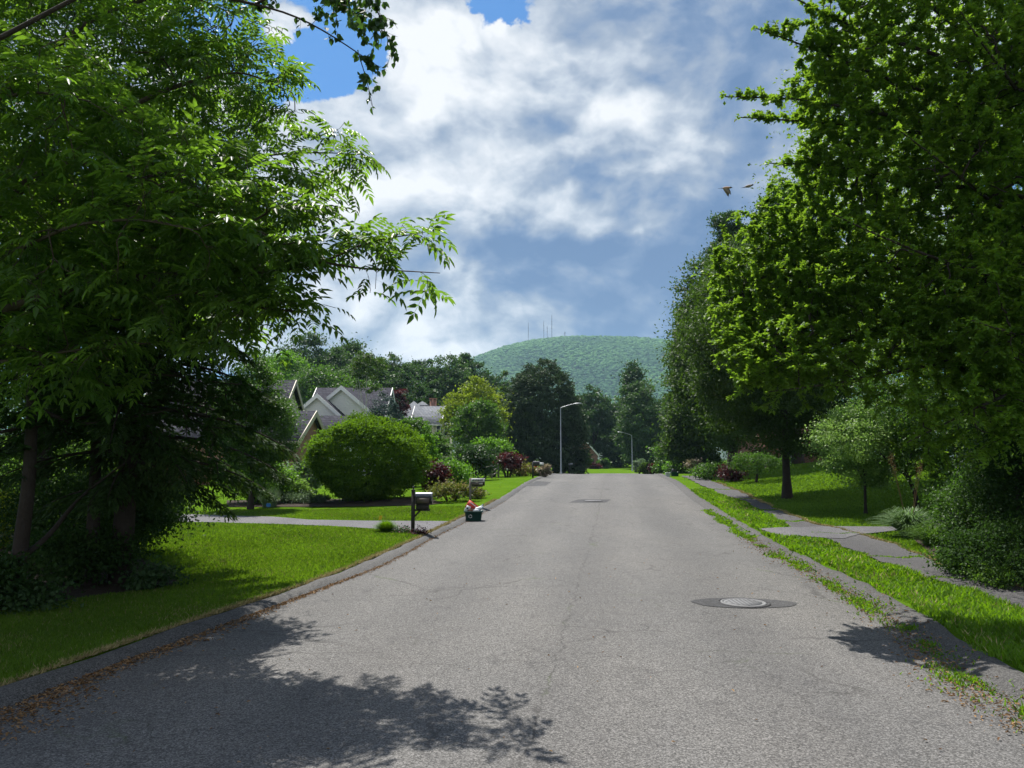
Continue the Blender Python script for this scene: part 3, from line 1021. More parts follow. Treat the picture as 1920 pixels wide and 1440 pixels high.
# crowns of the hill forest: lumpy little balls of leaves, far too many to count
t_ = (1 + 5 ** .5) / 2
ico = np.array([(-1, t_, 0), (1, t_, 0), (-1, -t_, 0), (1, -t_, 0), (0, -1, t_), (0, 1, t_), (0, -1, -t_), (0, 1, -t_), (t_, 0, -1), (t_, 0, 1), (-t_, 0, -1), (-t_, 0, 1)])
ico = unit(ico)
icf = [(0, 11, 5), (0, 5, 1), (0, 1, 7), (0, 7, 10), (0, 10, 11), (1, 5, 9), (5, 11, 4), (11, 10, 2), (10, 7, 6), (7, 1, 8), (3, 9, 4), (3, 4, 2), (3, 2, 6), (3, 6, 8), (3, 8, 9), (4, 9, 5), (2, 4, 11), (6, 2, 10), (8, 6, 7), (9, 8, 1)]
ed = {}; vv = [tuple(p) for p in ico]; ff = []
def midp(a, b):
    key = (min(a, b), max(a, b))
    if key not in ed:
        vv.append(tuple(unit(np.array(vv[a]) + np.array(vv[b])))); ed[key] = len(vv) - 1
    return ed[key]
for a, b, c in icf:
    ab, bc, ca = midp(a, b), midp(b, c), midp(c, a)
    ff += [(a, ab, ca), (ab, b, bc), (ca, bc, c), (ab, bc, ca)]
ico2 = np.array(vv); icf2 = np.array(ff)
rh = np.random.default_rng(21)
n = 44000
hx1 = -420 + 1250 * rh.random(n); hy1 = 1330 + 620 * rh.random(n)
hz1 = hill_z(hx1, hy1)
ok = hz1 > 55
hx1, hy1, hz1 = hx1[ok], hy1[ok], hz1[ok]
n = len(hx1)
rad = 2.2 + 2.8 * rh.random(n) ** 1.8
V = ico2[None] * (rad[:, None] * (.72 + .5 * rh.random((n, len(ico2)))))[:, :, None] * np.array([1, 1, .70])
V = V + np.stack([hx1, hy1, hz1 + rad * .35 + 1.5 + 2.5 * rh.random(n) ** 3], 1)[:, None]
mb = MB()
low = .5 + .35 * np.sin(hx1 / 47 + 1) * np.sin(hy1 / 39)
mb.add(V.reshape(-1, 3), (icf2[None] + (np.arange(n) * len(ico2))[:, None, None]).reshape(-1, 3), np.repeat(np.clip(low * .85 + .32 * rh.random(n) - .08, 0, 1), len(ico2)))
M['hillwood'] = leaf_mat('hill_forest_leaf', (.030, .100, .030), (.105, .24, .050), (.07, .15, .02), .10, .7, .1)
tag(mb.build('hill_forest', M['hillwood'], None, False), kind='stuff')
# ================================================================== TREES NEAR THE CAMERA
def px_blobs(lst):
    return [tuple(P(u, v, Y)) + (ru * pxm(Y), ry * 1.0, rv * pxm(Y)) for u, v, Y, ru, rv, ry in lst]


def twig_leaf_sites(S, r, maxcnt, per, keep=None):
    """places along the outer twigs: position, direction of growth, side"""
    ids = np.where((~S.limb) & (S.cnt <= maxcnt))[0]
    if keep is not None: ids = ids[keep(S.p[ids])]
    idx = np.repeat(ids, per)
    par = S.par[idx]
    f = r.random(len(idx))[:, None]
    pos = S.p[idx] * (1 - f) + S.p[par] * f
    d = S.d[idx]
    side = unit(np.cross(d, np.array([0, 0, 1.])) + 1e-6) * np.where(np.arange(len(idx)) % 2 == 0, 1, -1)[:, None]
    return pos, d, side, idx


# --- ash-like tree at the left: feathery compound leaves reaching over the road
r = np.random.default_rng(11)
tb_ = np.array([-8.3, 9.6, float(G(-8.3, 9.6))])
root = thing('ash_tree', 'big feathery-leaved tree whose lower branches reach from the left out over the road', 'tree', tb_)
S = Skeleton()
trunk = S.add_limb([tb_ + np.array([0, 0, -.2]), tb_ + np.array([.1, -.1, 1.8]), tb_ + np.array([.5, -.4, 3.4]), tb_ + np.array([.7, -.4, 5.2]), tb_ + np.array([1.1, -.2, 7.2]), tb_ + np.array([1.5, 0, 9.3])], .23, .05)
S.rad[trunk[0]] = .34


def limb_from(S, trunk, z, pts, r0, r1):
    i = min(trunk, key=lambda k: abs(S.p[k][2] - z))
    return S.add_limb([S.p[i]] + list(pts), r0, r1, i)


l1 = limb_from(S, trunk, 3.0, [P(0, 584, 8.6), P(115, 546, 8.4), P(220, 518, 8.2), P(293, 523, 8.1), P(390, 555, 8.0), P(458, 573, 7.9), P(560, 585, 7.8)], .085, .012)
i = S.nearest(P(240, 518, 8.2))
S.add_limb([S.p[i], P(350, 515, 8.1), P(458, 516, 8.0), P(596, 498, 7.9), P(688, 452, 7.8), P(770, 440, 7.7)], .032, .006, i)
i = S.nearest(P(596, 498, 7.9))
S.add_limb([S.p[i], P(680, 505, 7.8), P(760, 508, 7.7), P(825, 512, 7.6)], .014, .004, i)
l2 = limb_from(S, trunk, 4.3, [P(0, 404, 8.8), P(46, 340, 8.9), P(130, 300, 8.6), P(260, 330, 8.2), P(400, 400, 7.8), P(500, 440, 7.6)], .07, .008)
i = S.nearest(P(260, 330, 8.2))
S.add_limb([S.p[i], P(380, 310, 8.5), P(500, 290, 8.8), P(600, 285, 9.0), P(680, 290, 9.1)], .026, .004, i)
i = S.nearest(P(130, 300, 8.6))
S.add_limb([S.p[i], P(200, 220, 8.8), P(330, 160, 9.2), P(450, 130, 9.5), P(540, 170, 9.6)], .032, .005, i)
limb_from(S, trunk, 5.6, [P(60, 120, 9.3), P(180, 30, 9.6), P(330, -20, 9.9), P(470, 40, 10)], .06, .006)
limb_from(S, trunk, 4.0, [P(30, 470, 8.0), P(140, 420, 7.4), P(260, 410, 7.0), P(360, 430, 6.8)], .04, .006)
limb_from(S, trunk, 3.2, [P(0, 680, 8.4), P(120, 660, 8.0), P(260, 640, 7.8)], .035, .006)
limb_from(S, trunk, 7.4, [P(60, -160, 9.5), P(260, -220, 9.5), P(420, -180, 9.6)], .05, .006)
limb_from(S, trunk, 5.0, [P(-60, 200, 7.8), P(60, 170, 7.2), P(170, 190, 6.9)], .04, .006)
BL = px_blobs([(120, 330, 8.3, 250, 170, 1.4), (330, 400, 7.8, 190, 130, 1.1), (470, 440, 7.7, 150, 110, .9), (610, 470, 7.8, 120, 70, .7), (740, 480, 7.7, 85, 62, .5),
               (600, 300, 8.9, 100, 55, .6), (500, 350, 8.5, 120, 80, .8), (420, 170, 9.5, 130, 100, .9), (520, 180, 9.6, 55, 60, .5), (200, 110, 9.4, 240, 120, 1.3), (440, 60, 9.9, 90, 70, .7),
               (130, 190, 7.4, 150, 70, .8), (120, 560, 8.2, 220, 110, 1.2), (330, 560, 8.0, 190, 90, 1.0), (500, 570, 7.9, 100, 48, .7), (150, -150, 9.5, 300, 130, 1.5), (-160, 300, 8.6, 160, 330, 1.5), (120, 690, 8.0, 140, 60, .8),
               (300, 470, 11.0, 250, 150, 1.3), (60, 480, 11.5, 260, 170, 1.4), (420, 520, 10.5, 120, 90, 1.0), (150, 640, 11.0, 220, 80, 1.2)])
T = layered(blob_targets(BL, 4000, r), tb_, .50, -.04, r, .08)
S.grow(T, r, 9, .11, .05, 1.7, first_free=30)
S.finish(.0030, .47)
mb = MB(); S.wood(mb); mb.build('trunk', M['bark'], root, True)
pos, d, side, idx = twig_leaf_sites(S, r, 3, 1)
k = r.random(len(pos)) < .92
pos, d, side = pos[k], d[k], side[k]
n = len(pos)
ax = d * .75 + side * (.75 + .3 * r.random((n, 1))) + r.normal(size=(n, 3)) * .25 + np.array([0, 0, .02])
nr = np.array([0, 0, 1.]) + r.normal(size=(n, 3)) * .28
tw = r.random(int(S.tw.max()) + 2)
tint = .40 + .55 * (tw[S.tw[idx[k]]] - .5) + r.normal(size=n) * .16
young = r.random(n) < .06
tint[young] = .95
mb = MB()
Ls = .22 + .15 * r.random(n)
for pr, lo_, hi_ in ((3, 0, .3), (4, .3, .7), (5, .7, 1.01)):
    tpl, fc = compound_template(pr)
    u_ = (np.arange(n) * .618) % 1.0
    q = (u_ >= lo_) & (u_ < hi_)
    stamp(mb, tpl, fc, pos[q], ax[q], nr[q], Ls[q], tint[q])
mb.build('crown', M['ash'], root)

# --- birch whose limb hangs into the top of the view
r = np.random.default_rng(12)
tb_ = np.array([-4.7, 4.9, float(G(-4.7, 4.9))])
root = thing('birch_tree', 'birch with a drooping twig of small dark leaves dangling against the blue sky', 'tree', tb_)
S = Skeleton()
trunk = S.add_limb([tb_ + np.array([0, 0, -.2]), tb_ + np.array([.05, .05, 2.2]), tb_ + np.array([.3, .1, 4.2]), tb_ + np.array([.8, .2, 6.4]), tb_ + np.array([1.0, .2, 8.5])], .15, .04)
limb_from(S, trunk, 4.4, [P(250, -60, 5.0), P(380, -12, 5.0), P(450, 3, 5.0), P(520, 14, 5.0), P(560, 32, 5.0), P(590, 44, 5.0), P(640, 78, 5.0), P(672, 100, 5.0)], .022, .004)
i = S.nearest(P(480, 5, 5.0))
S.add_limb([S.p[i], P(530, -20, 5.0), P(600, -55, 5.0), P(680, -40, 5.0), P(715, 10, 5.0), P(722, 60, 5.0)], .012, .003, i)
i = S.nearest(P(672, 100, 5.0))
S.add_limb([S.p[i], P(690, 122, 5.0), P(696, 160, 5.0), P(700, 205, 5.0)], .004, .0016, i)
limb_from(S, trunk, 5.6, [P(380, -300, 5.2), P(560, -330, 5.3), P(680, -220, 5.2)], .03, .004)
BL = px_blobs([(655, 15, 5.0, 80, 60, .25), (655, 15, 5.0, 80, 60, .25), (712, 55, 5.0, 42, 70, .2), (712, 55, 5.0, 42, 70, .2), (692, 125, 5.0, 28, 45, .12), (692, 125, 5.0, 28, 45, .12), (620, -60, 5.1, 110, 60, .4), (470, -10, 5.1, 60, 30, .3), (500, -280, 5.2, 200, 110, .8)])
T = list(blob_targets(BL, 520, r, .3)) + [P(697, 190, 5.0), P(702, 214, 5.0), P(690, 150, 5.0), P(742, 90, 5.0), P(748, 60, 5.0), P(735, 110, 5.0), P(560, 60, 5.0)]
S.grow(T, r, 6, .045, .35, .8, first_free=20)
S.finish(.0012, .5)
mb = MB(); S.wood(mb); mb.build('trunk', M['dark_bark'], root, True)
pos, d, side, idx = twig_leaf_sites(S, r, 8, 3)
i2 = np.where(S.limb & (S.rad < .0045))[0]
pos = np.concatenate([pos, np.repeat(S.p[i2], 3, 0) + r.normal(size=(3 * len(i2), 3)) * .015]); n = len(pos)
k = r.random(n) < .62
pos = pos[k]; n = len(pos)
ax = r.normal(size=(n, 3)) * .55 + np.array([0, 0, -.9])
mb = MB()
leaves(mb, pos, ax, r.normal(size=(n, 3)), .040 + .022 * r.random(n), .78, .08, .45 + r.normal(size=n) * .25, 'leaf')
mb.build('crown', M['birch'], root)

# --- big fan-branched tree at the right
r = np.random.default_rng(13)
tb_ = np.array([8.9, 10.4, float(G(8.9, 10.4))])
root = thing('cherry_tree', 'big fresh-green tree with long straight sprays pointing left over the sidewalk', 'tree', tb_)
S = Skeleton()
trunk = S.add_limb([tb_ + np.array([0, 0, -.2]), tb_ + np.array([-.1, 0, 1.2]), tb_ + np.array([-.3, -.2, 2.6]), tb_ + np.array([-.6, -.3, 4.5]), tb_ + np.array([-.9, -.4, 6.8]), tb_ + np.array([-1.0, -.3, 9.0])], .24, .05)
S.rad[trunk[0]] = .36
LIMBS = [(2.6, [(1900, 560, 9.6), (1700, 600, 9.5), (1540, 650, 9.3), (1383, 722, 9.2)]),
         (2.4, [(1900, 650, 9.2), (1720, 690, 8.9), (1560, 720, 8.9), (1440, 735, 9.0)]),
         (3.0, [(1880, 470, 9.9), (1700, 500, 10.2), (1520, 520, 10.4), (1390, 520, 10.5), (1306, 514, 10.5)]),
         (3.3, [(1840, 400, 9.9), (1680, 420, 10.2), (1520, 430, 10.3), (1400, 400, 10.4)]),
         (3.5, [(1830, 350, 9.5), (1700, 350, 9.3), (1580, 310, 9.3), (1440, 306, 9.3)]),
         (3.9, [(1800, 260, 9.4), (1660, 240, 9.2), (1520, 228, 9.2), (1388, 220, 9.2)]),
         (4.0, [(1800, 240, 9.2), (1660, 215, 9.0), (1500, 185, 9.0), (1358, 181, 9.0)]),
         (4.3, [(1790, 190, 9.4), (1640, 140, 9.3), (1520, 90, 9.3), (1416, 52, 9.3)]),
         (4.6, [(1780, 110, 9.3), (1620, 60, 9.2), (1500, 2, 9.1), (1440, -30, 9.1)]),
         (5.2, [(1760, 20, 9.2), (1640, -60, 9.2), (1520, -150, 9.2)]),
         (6.0, [(1800, -120, 9.2), (1700, -240, 9.2)]),
         (3.0, [(1870, 520, 8.9), (1740, 480, 8.2), (1620, 430, 7.9), (1560, 400, 7.8)]),
         (3.6, [(1860, 380, 8.6), (1760, 300, 8.0), (1680, 240, 7.7)]),
         (2.0, [(1940, 720, 8.8), (1840, 760, 8.2), (1760, 800, 8.0), (1700, 830, 8.2)]),
         (2.8, [(1860, 580, 10.4), (1700, 600, 11.2), (1520, 580, 11.6), (1400, 590, 11.6)]),
         (2.2, [(1960, 640, 8.2), (1880, 620, 7.6), (1820, 600, 7.3)]), (4.6, [(1900, 160, 8.2), (1840, 80, 7.7), (1800, 20, 7.5)])]
for z, pts in LIMBS:
    limb_from(S, trunk, z + .9, [P(*p) for p in pts], .05, .0065)
SPRAY = [(1420, 52, 9.3), (1380, 181, 9.0), (1410, 222, 9.2), (1455, 303, 9.3), (1490, 190, 9.0), (1500, 80, 9.3), (1330, 514, 10.5), (1400, 715, 9.2)]
BL = px_blobs([(1405, 560, 10.4, 85, 55, .6), (1400, 640, 9.9, 70, 60, .6), (1450, 620, 10.0, 100, 80, .7), (1425, 460, 10.4, 85, 50, .6), (1500, 410, 10.2, 70, 50, .6), (1440, 700, 9.4, 80, 45, .6), (1720, 600, 8.8, 120, 70, .7), (1860, 640, 8.4, 110, 100, .8), (1890, 480, 8.4, 100, 130, .8), (1540, 540, 9.8, 110, 80, .7), (1740, 110, 9.1, 200, 170, 1.1), (1860, 250, 8.6, 150, 220, 1.2), (1600, 200, 9.2, 110, 80, .7), (1590, 60, 9.2, 100, 80, .7), (1570, 290, 9.3, 80, 50, .6), (1540, 130, 9.3, 50, 40, .5), (1640, 330, 9.2, 150, 90, 1.0), (1560, 420, 10.0, 150, 90, .9),
               (1440, 490, 10.4, 110, 60, .7), (1480, 570, 10.2, 120, 70, .9), (1640, 520, 9.4, 190, 110, 1.1), (1500, 660, 9.3, 110, 60, .7), (1640, 670, 9.0, 130, 70, .9),
               (1820, 560, 8.4, 130, 150, 1.0), (1800, 780, 8.2, 110, 70, .7), (1900, 700, 8.2, 80, 120, .9), (1750, -130, 9.2, 220, 130, 1.2), (1960, 350, 8.8, 140, 350, 1.3)])
T = list(layered(blob_targets(BL, 11500, r, .45), tb_, .42, .30, r, .12))
for u, v, Y in SPRAY:                          # side twigs of the long sprays
    for k in range(46):
        f = r.random()
        T.append(P(u + 4 + f * 135, v + r.normal() * (5 + 13 * f), Y + r.normal() * (.06 + .14 * f)))
S.grow(T, r, 9, .10, .02, 1.5, first_free=24)
print('R nodes', len(S.p))
S.finish(.0026, .47)
mb = MB(); S.wood(mb); mb.build('trunk', M['dark_bark'], root, True)
pos, d, side, idx = twig_leaf_sites(S, r, 5, 10)
il = np.where(S.limb & (S.rad < .016))[0]
pl = np.repeat(S.p[il], 9, 0); pl = pl + r.normal(size=pl.shape) * .02; dl = np.repeat(S.d[il], 9, 0)
sl = unit(np.cross(dl, np.array([0, 0, 1.])) + 1e-6) * np.where(np.arange(len(pl)) % 2 == 0, 1, -1)[:, None]
tw = r.random(int(S.tw.max()) + 2)
tint = np.concatenate([.45 + .4 * (tw[S.tw[idx]] - .5), np.full(len(pl), .5)])
pos = np.concatenate([pos, pl]); d = np.concatenate([d, dl]); side = np.concatenate([side, sl]); n = len(pos)
ax = d * .55 + side * .7 + r.normal(size=(n, 3)) * .45 + np.array([0, 0, -.05])
nr = np.array([0, 0, 1.]) + r.normal(size=(n, 3)) * .38
mb = MB()
leaves(mb, pos, ax, nr, .044 + .030 * r.random(n), .60, .12, tint + r.normal(size=n) * .16, 'quad')
mb.build('crown', M['cherry'], root)
print('near leaves', n)

# --- hemlock at the left with hanging sprays
r = np.random.default_rng(14)
b0 = W(225, 1094)
root = thing('hemlock_tree', 'dark drooping evergreen standing in the left-hand bed with its skirt over the lawn', 'tree', b0)
mb = MB()
H = 7.6
trk = np.stack([b0[0] + .05 * np.sin(np.linspace(0, 3, 12)), np.full(12, b0[1]), b0[2] - .15 + np.linspace(0, H, 12)], 1)
mb.tube(trk, np.linspace(.17, .02, 12), 9)
trk2 = trk + np.stack([-.32 - .06 * np.linspace(0, 4, 12), np.full(12, -.2), np.zeros(12)], 1)
mb.tube(trk2[:8], np.linspace(.11, .03, 8), 8)
LP, LA, LN = [], [], []
for k in range(150):
    t = .17 + .81 * (k + r.random()) / 150
    a = r.random() * 6.283
    ln = 2.75 * (1 - t) ** .62 * (.55 + .6 * r.random()) * (1.08 if math.cos(a) > .3 else .9) * min(1, .30 + t * 2.0)
    z0 = b0[2] + t * H
    q = np.linspace(0, 1, 12)
    dirv = np.array([math.cos(a), math.sin(a), 0])
    br = np.array([b0[0], b0[1], z0]) + dirv * (q * ln)[:, None] + np.array([0, 0, 1.])[None] * (.22 * q - .62 * q ** 2.2)[:, None] * ln * .62
    if ln > .4: mb.tube(br, np.linspace(.012 + .012 * ln, .004, 12), 4, cap=False)
    m_ = int(250 * ln)
    s = r.random(m_) ** .7
    pp = np.stack([np.interp(s, q, br[:, j]) for j in range(3)], 1)
    sd = np.cross(dirv, [0, 0, 1.]) * np.where(r.random(m_) < .5, 1, -1)[:, None]
    off = np.abs(r.normal(size=m_)) * .26 * (1.1 - s) + .02
    pp = pp + sd * off[:, None] + np.array([0, 0, -1.]) * (off * .45 + .12 * r.random(m_) ** 2)[:, None]
    LP.append(pp); LA.append(dirv * .6 + sd * .45 + np.array([0, 0, -.55]) + r.normal(size=(m_, 3)) * .3); LN.append(np.array([0, 0, 1.]) + r.normal(size=(m_, 3)) * .4)
mb.build('trunk', M['dark_bark'], root, True)
LP, LA, LN = map(np.concatenate, (LP, LA, LN))
mb = MB()
leaves(mb, LP, LA, LN, .085 + .06 * r.random(len(LP)), .26, .04, .4 + r.normal(size=len(LP)) * .25)
mb.build('crown', M['hemlock'], root)

# --- slender understorey tree, its bare stem at the left edge
r = np.random.default_rng(15)
b0 = W(26, 1134)
root = thing('understorey_tree', 'slender dark-stemmed tree rising from the bed at the left edge', 'tree', b0)
S = Skeleton()
Yb = b0[1]
trunk = S.add_limb([b0 + np.array([0, 0, -.15]), P(41, 1008, Yb), P(55, 903, Yb), P(60, 780, Yb), P(62, 690, Yb), P(70, 560, Yb), P(75, 430, Yb + .2)], .105, .03)
S.rad[trunk[0]] = .16
i = S.nearest(P(50, 1050, Yb))
S.add_limb([S.p[i], P(90, 1010, Yb + .3), P(140, 940, Yb + .6), P(190, 900, Yb + .8), P(260, 850, Yb + .9)], .04, .008, i)
for z, pts in ((2.6, [(150, 800, 9.8), (260, 780, 9.6), (360, 760, 9.5)]), (3.2, [(160, 720, 9.4), (300, 700, 9.2), (430, 720, 9.1)]), (3.8, [(0, 700, 9.2), (-120, 680, 9.)]), (4.3, [(170, 600, 9.8), (280, 600, 10)]), (2.4, [(0, 820, 9.4), (-80, 800, 9.)])):
    limb_from(S, trunk, z, [P(*p) for p in pts], .035, .006)
BL = px_blobs([(150, 740, 9.8, 170, 90, 1.0), (330, 730, 9.5, 140, 80, .8), (440, 760, 9.6, 80, 60, .6), (0, 720, 9.3, 150, 100, .9), (200, 620, 10.2, 190, 80, 1.), (400, 840, 10.0, 100, 60, .6), (60, 860, 9.8, 90, 40, .5)])
S.grow(blob_targets(BL, 620, r), r, 7, .11, .05, 1.6, first_free=12)
S.finish(.0028, .46)
mb = MB(); S.wood(mb); mb.build('trunk', M['dark_bark'], root, True)
pos, d, side, idx = twig_leaf_sites(S, r, 4, 5)
n = len(pos)
ax = d * .5 + side * .8 + r.normal(size=(n, 3)) * .4 + np.array([0, 0, -.15]); nr = np.array([0, 0, 1.]) + r.normal(size=(n, 3)) * .45
mb = MB()
leaves(mb, pos, ax, nr, .065 + .04 * r.random(n), .5, .12, .45 + r.normal(size=n) * .25, 'leaf')
mb.build('crown', M['shade_shrub'], root)

# ================================================================== OTHER TREES AND SHRUBS
# behind the foreground trees at the left
plant('maple_tree', 'tall dark tree filling the gaps behind the feathery-leaved tree', 'tree', -260, 470, -120, 760, 14.5, 'irregular', 'deep', lobes=16, lai=1.9, clump=.05, Lmin=.085, Lk=.004, lob=.36)
plant('maple_tree', 'broad leafy tree in the shade behind the slender bare stem', 'tree', -330, 260, 600, 1010, 16.5, 'irregular', 'mid', lobes=14, lai=4.2, clump=.08, lob=.40)
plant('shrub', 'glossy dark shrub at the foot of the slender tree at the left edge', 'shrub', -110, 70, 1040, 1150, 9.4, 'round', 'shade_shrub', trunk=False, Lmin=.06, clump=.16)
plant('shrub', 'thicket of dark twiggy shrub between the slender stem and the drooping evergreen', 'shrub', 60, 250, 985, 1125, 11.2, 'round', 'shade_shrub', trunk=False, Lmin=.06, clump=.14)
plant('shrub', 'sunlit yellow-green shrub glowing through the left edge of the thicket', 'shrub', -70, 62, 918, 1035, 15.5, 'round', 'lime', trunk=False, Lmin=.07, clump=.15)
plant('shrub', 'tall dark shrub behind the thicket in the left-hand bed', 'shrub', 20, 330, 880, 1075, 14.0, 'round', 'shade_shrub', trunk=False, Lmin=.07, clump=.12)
plant('ground_cover_plant', 'low leafy clump spreading from the left-hand bed onto the lawn', 'plant', 235, 335, 1062, 1108, 10.9, 'round', 'deep', trunk=False, Lmin=.06, clump=.2, w=.75)
plant('ground_cover_plant', 'low pale-leaved clump around the base of the slender stem', 'plant', -40, 95, 1105, 1160, 9.2, 'round', 'deep', trunk=False, Lmin=.06, clump=.2, w=.75)
plant('willow_tree', 'soft grey-green tree beside the dark roofs left of the round bush', 'tree', 410, 540, 655, 925, 27, 'irregular', 'mid', lobes=14, lai=5, clump=.10, droop=.5, lob=.40)
plant('shrub', 'feathery bright shrub at the foot of the grey-green tree', 'shrub', 430, 540, 850, 930, 30, 'round', 'bright', trunk=False, clump=.15, droop=.3)

# the garden bed along the left driveway
plant('globe_bush', 'huge clipped dome-shaped bush beside the left driveway', 'bush', 583, 803, 783, 946, 30, 'globe', 'globe', clump=.038, lai=9.5, Lmin=.10, stem=.13, up=1.1, per=50, rag=.015)
plant('barberry_bush', 'dark red bush tucked against the huge dome-shaped bush', 'shrub', 782, 840, 862, 926, 32, 'round', 'plum', trunk=False, clump=.15)
plant('shrub', 'rounded bright green bush right of the dark red bush', 'shrub', 812, 884, 864, 915, 33.5, 'round', 'bright', trunk=False, clump=.15)
plant('spirea_shrub', 'wide rusty-tipped shrub in front of the dark red bush', 'shrub', 806, 884, 905, 950, 28.0, 'round', 'spirea', trunk=False, clump=.14, spread=.42, tb=.35)
plant('spirea_shrub', 'small yellowish rusty shrub right behind the grey mailbox post', 'shrub', 876, 910, 914, 949, 29.2, 'round', 'spirea', trunk=False, clump=.16, spread=.42, tb=.5)
plant('shrub', 'dark rounded shrub behind the split-rail fence', 'shrub', 846, 929, 830, 900, 43, 'round', 'deep', trunk=False, clump=.12)
plant('shrub', 'yellow-green shrub above the dark rounded shrub', 'shrub', 892, 955, 815, 890, 50, 'round', 'bright', trunk=False, clump=.14)
plant('barberry_bush', 'purple-brown bush right of the split-rail fence', 'shrub', 926, 978, 848, 896, 47, 'round', 'plum', trunk=False, clump=.14, tb=.7)
plant('spirea_shrub', 'orange-tipped shrub beside the black mailbox near the crest', 'shrub', 954, 1002, 868, 896, 49, 'round', 'spirea', trunk=False, clump=.15, spread=.4, tb=.62)
plant('shrub', 'small fresh-green tuft under the black mailbox near the crest', 'shrub', 996, 1019, 877, 897, 49, 'round', 'bright', trunk=False, clump=.2)
plant('spirea_shrub', 'pinkish mound at the kerb by the black mailbox near the crest', 'shrub', 1012, 1031, 872, 897, 48, 'round', 'pink', trunk=False, clump=.18)
plant('arborvitae', 'narrow bright cone-shaped evergreen behind the dome-shaped bush', 'tree', 776, 830, 792, 905, 37, 'cone', 'bright', clump=.12)
plant('shrub', 'tall dark green shrub peeping over the dome-shaped bush', 'shrub', 745, 805, 772, 905, 41, 'irregular', 'mid', clump=.12)
plant('shrub', 'leafy mid-green shrub between the cone-shaped evergreen and the cream house', 'shrub', 795, 842, 816, 905, 45, 'irregular', 'mid', clump=.12)
plant('bush', 'variegated pale bush left of the dome-shaped bush', 'shrub', 555, 600, 858, 915, 33, 'round', 'silver', trunk=False, clump=.15, tb=.3)
plant('shrub', 'small golden shrub with orange tips in the bed before the brick house', 'shrub', 510, 545, 878, 912, 36, 'round', 'spirea', trunk=False, clump=.16, tb=.6)
plant('shrub', 'dark wispy dwarf conifer among the pale perennials', 'shrub', 538, 582, 896, 945, 30.5, 'irregular', 'variegated', trunk=False, clump=.14, tb=.05)
for u0, u1, vt, vb, Yp, mt, lb in ((452, 486, 908, 950, 30.3, 'bright', 'broad-leaved perennial at the left end of the driveway bed'), (518, 545, 903, 950, 30.2, 'bright', 'tall leafy perennial between the grey grass clump and the dwarf conifer'),
                                   (540, 590, 928, 951, 29.6, 'silver', 'pale silvery perennial low in front of the dwarf conifer'), (582, 617, 930, 951, 29.6, 'silver', 'silvery perennial cushion nearest the dome-shaped bush')):
    plant('perennial', lb, 'plant', u0, u1, vt, vb, Yp, 'round', mt, 'perennials in the driveway bed', trunk=False, clump=.2, up=.2, Lmin=.09, w=.3)

# wood on the rise behind the houses
WG = 'trees of the wood behind the houses'
for u0, u1, vt, vb, Yp, kd, mt, lb in (
        (520, 640, 626, 800, 112, 'irregular', 'wood', 'rounded tree at the left end of the wood, nearest the feathery branches'),
        (600, 705, 640, 790, 124, 'irregular', 'wood', 'broad tree second from the left end of the wood'),
        (560, 690, 690, 800, 96, 'irregular', 'mid', 'low spreading tree just behind the white gables'),
        (690, 770, 664, 790, 118, 'irregular', 'wood', 'tree of the wood right above the dark slate ridge'),
        (640, 730, 668, 780, 106, 'irregular', 'wood', 'tree of the wood behind the slender birch'),
        (745, 830, 672, 800, 128, 'irregular', 'deep', 'dark tree of the wood above the chimney of the cream house'),
        (715, 790, 700, 800, 104, 'irregular', 'deep', 'shadowy tree of the wood between the slate ridge and the cream house'),
        (800, 872, 668, 800, 122, 'irregular', 'wood', 'tree of the wood left of the yellow-green tree'),
        (850, 940, 682, 800, 134, 'irregular', 'deep', 'dark tree of the wood above the yellow-green tree'),
        (480, 580, 660, 800, 104, 'irregular', 'bright', 'fresh-green tree of the wood above the brick house')):
    plant('wood_tree', lb, 'tree', u0 - 12, u1 + 12, vt, vb + 25, Yp, kd, mt, WG, lobes=12, lai=5, clump=.075, lob=.42)
plant('pine_tree', 'dark ragged pine standing above the wood, left of the hill', 'tree', 838, 905, 662, 800, 138, 'pine', 'deep', WG, clump=.06, lai=4)
plant('spruce_tree', 'dark spires of a spruce behind the chimney of the cream house', 'tree', 780, 835, 712, 830, 100, 'cone', 'deep', clump=.1)
plant('birch_tree', 'slender pale-stemmed birch before the dark slate roof', 'tree', 655, 722, 648, 748, 60, 'irregular', 'olive', bark='pale_bark', lai=1.7, stem=.07, lob=.34, clump=.10, Lk=.0030)
plant('plum_tree', 'purple-leaved tree at the right end of the dark slate roof', 'tree', 722, 765, 730, 815, 82, 'irregular', 'plum', clump=.12)
plant('blue_spruce', 'blue-grey spruce rising behind the dome-shaped bush', 'tree', 690, 752, 742, 850, 52, 'dome', 'bluespruce', clump=.10, droop=.2, w=.35)
plant('locust_tree', 'yellow-green tree above the cream house', 'tree', 834, 945, 707, 850, 76, 'irregular', 'lime', lobes=14, clump=.085, lob=.42)
plant('maple_tree', 'round mid-green tree below the yellow-green tree', 'tree', 846, 944, 750, 880, 64, 'irregular', 'mid', lobes=13, clump=.09, lob=.42)
plant('cedar_tree', 'olive column tree left of the twin pair behind the big dark dome', 'tree', 924, 972, 686, 860, 98, 'spire', 'olive', clump=.11)
plant('cedar_tree', 'taller olive column tree right behind the big dark dome', 'tree', 958, 1012, 667, 860, 100, 'spire', 'olive', clump=.11)
plant('beech_tree', 'big dark dome of a tree behind the tall lamp post', 'tree', 936, 1100, 679, 886, 92, 'dome', 'dome', clump=.035, lai=8, rag=.015, up=.8, per=40, droop=.25)
plant('shrub', 'low dark bush at the foot of the lamp post', 'shrub', 1078, 1106, 840, 884, 92, 'round', 'mid', trunk=False, clump=.15)

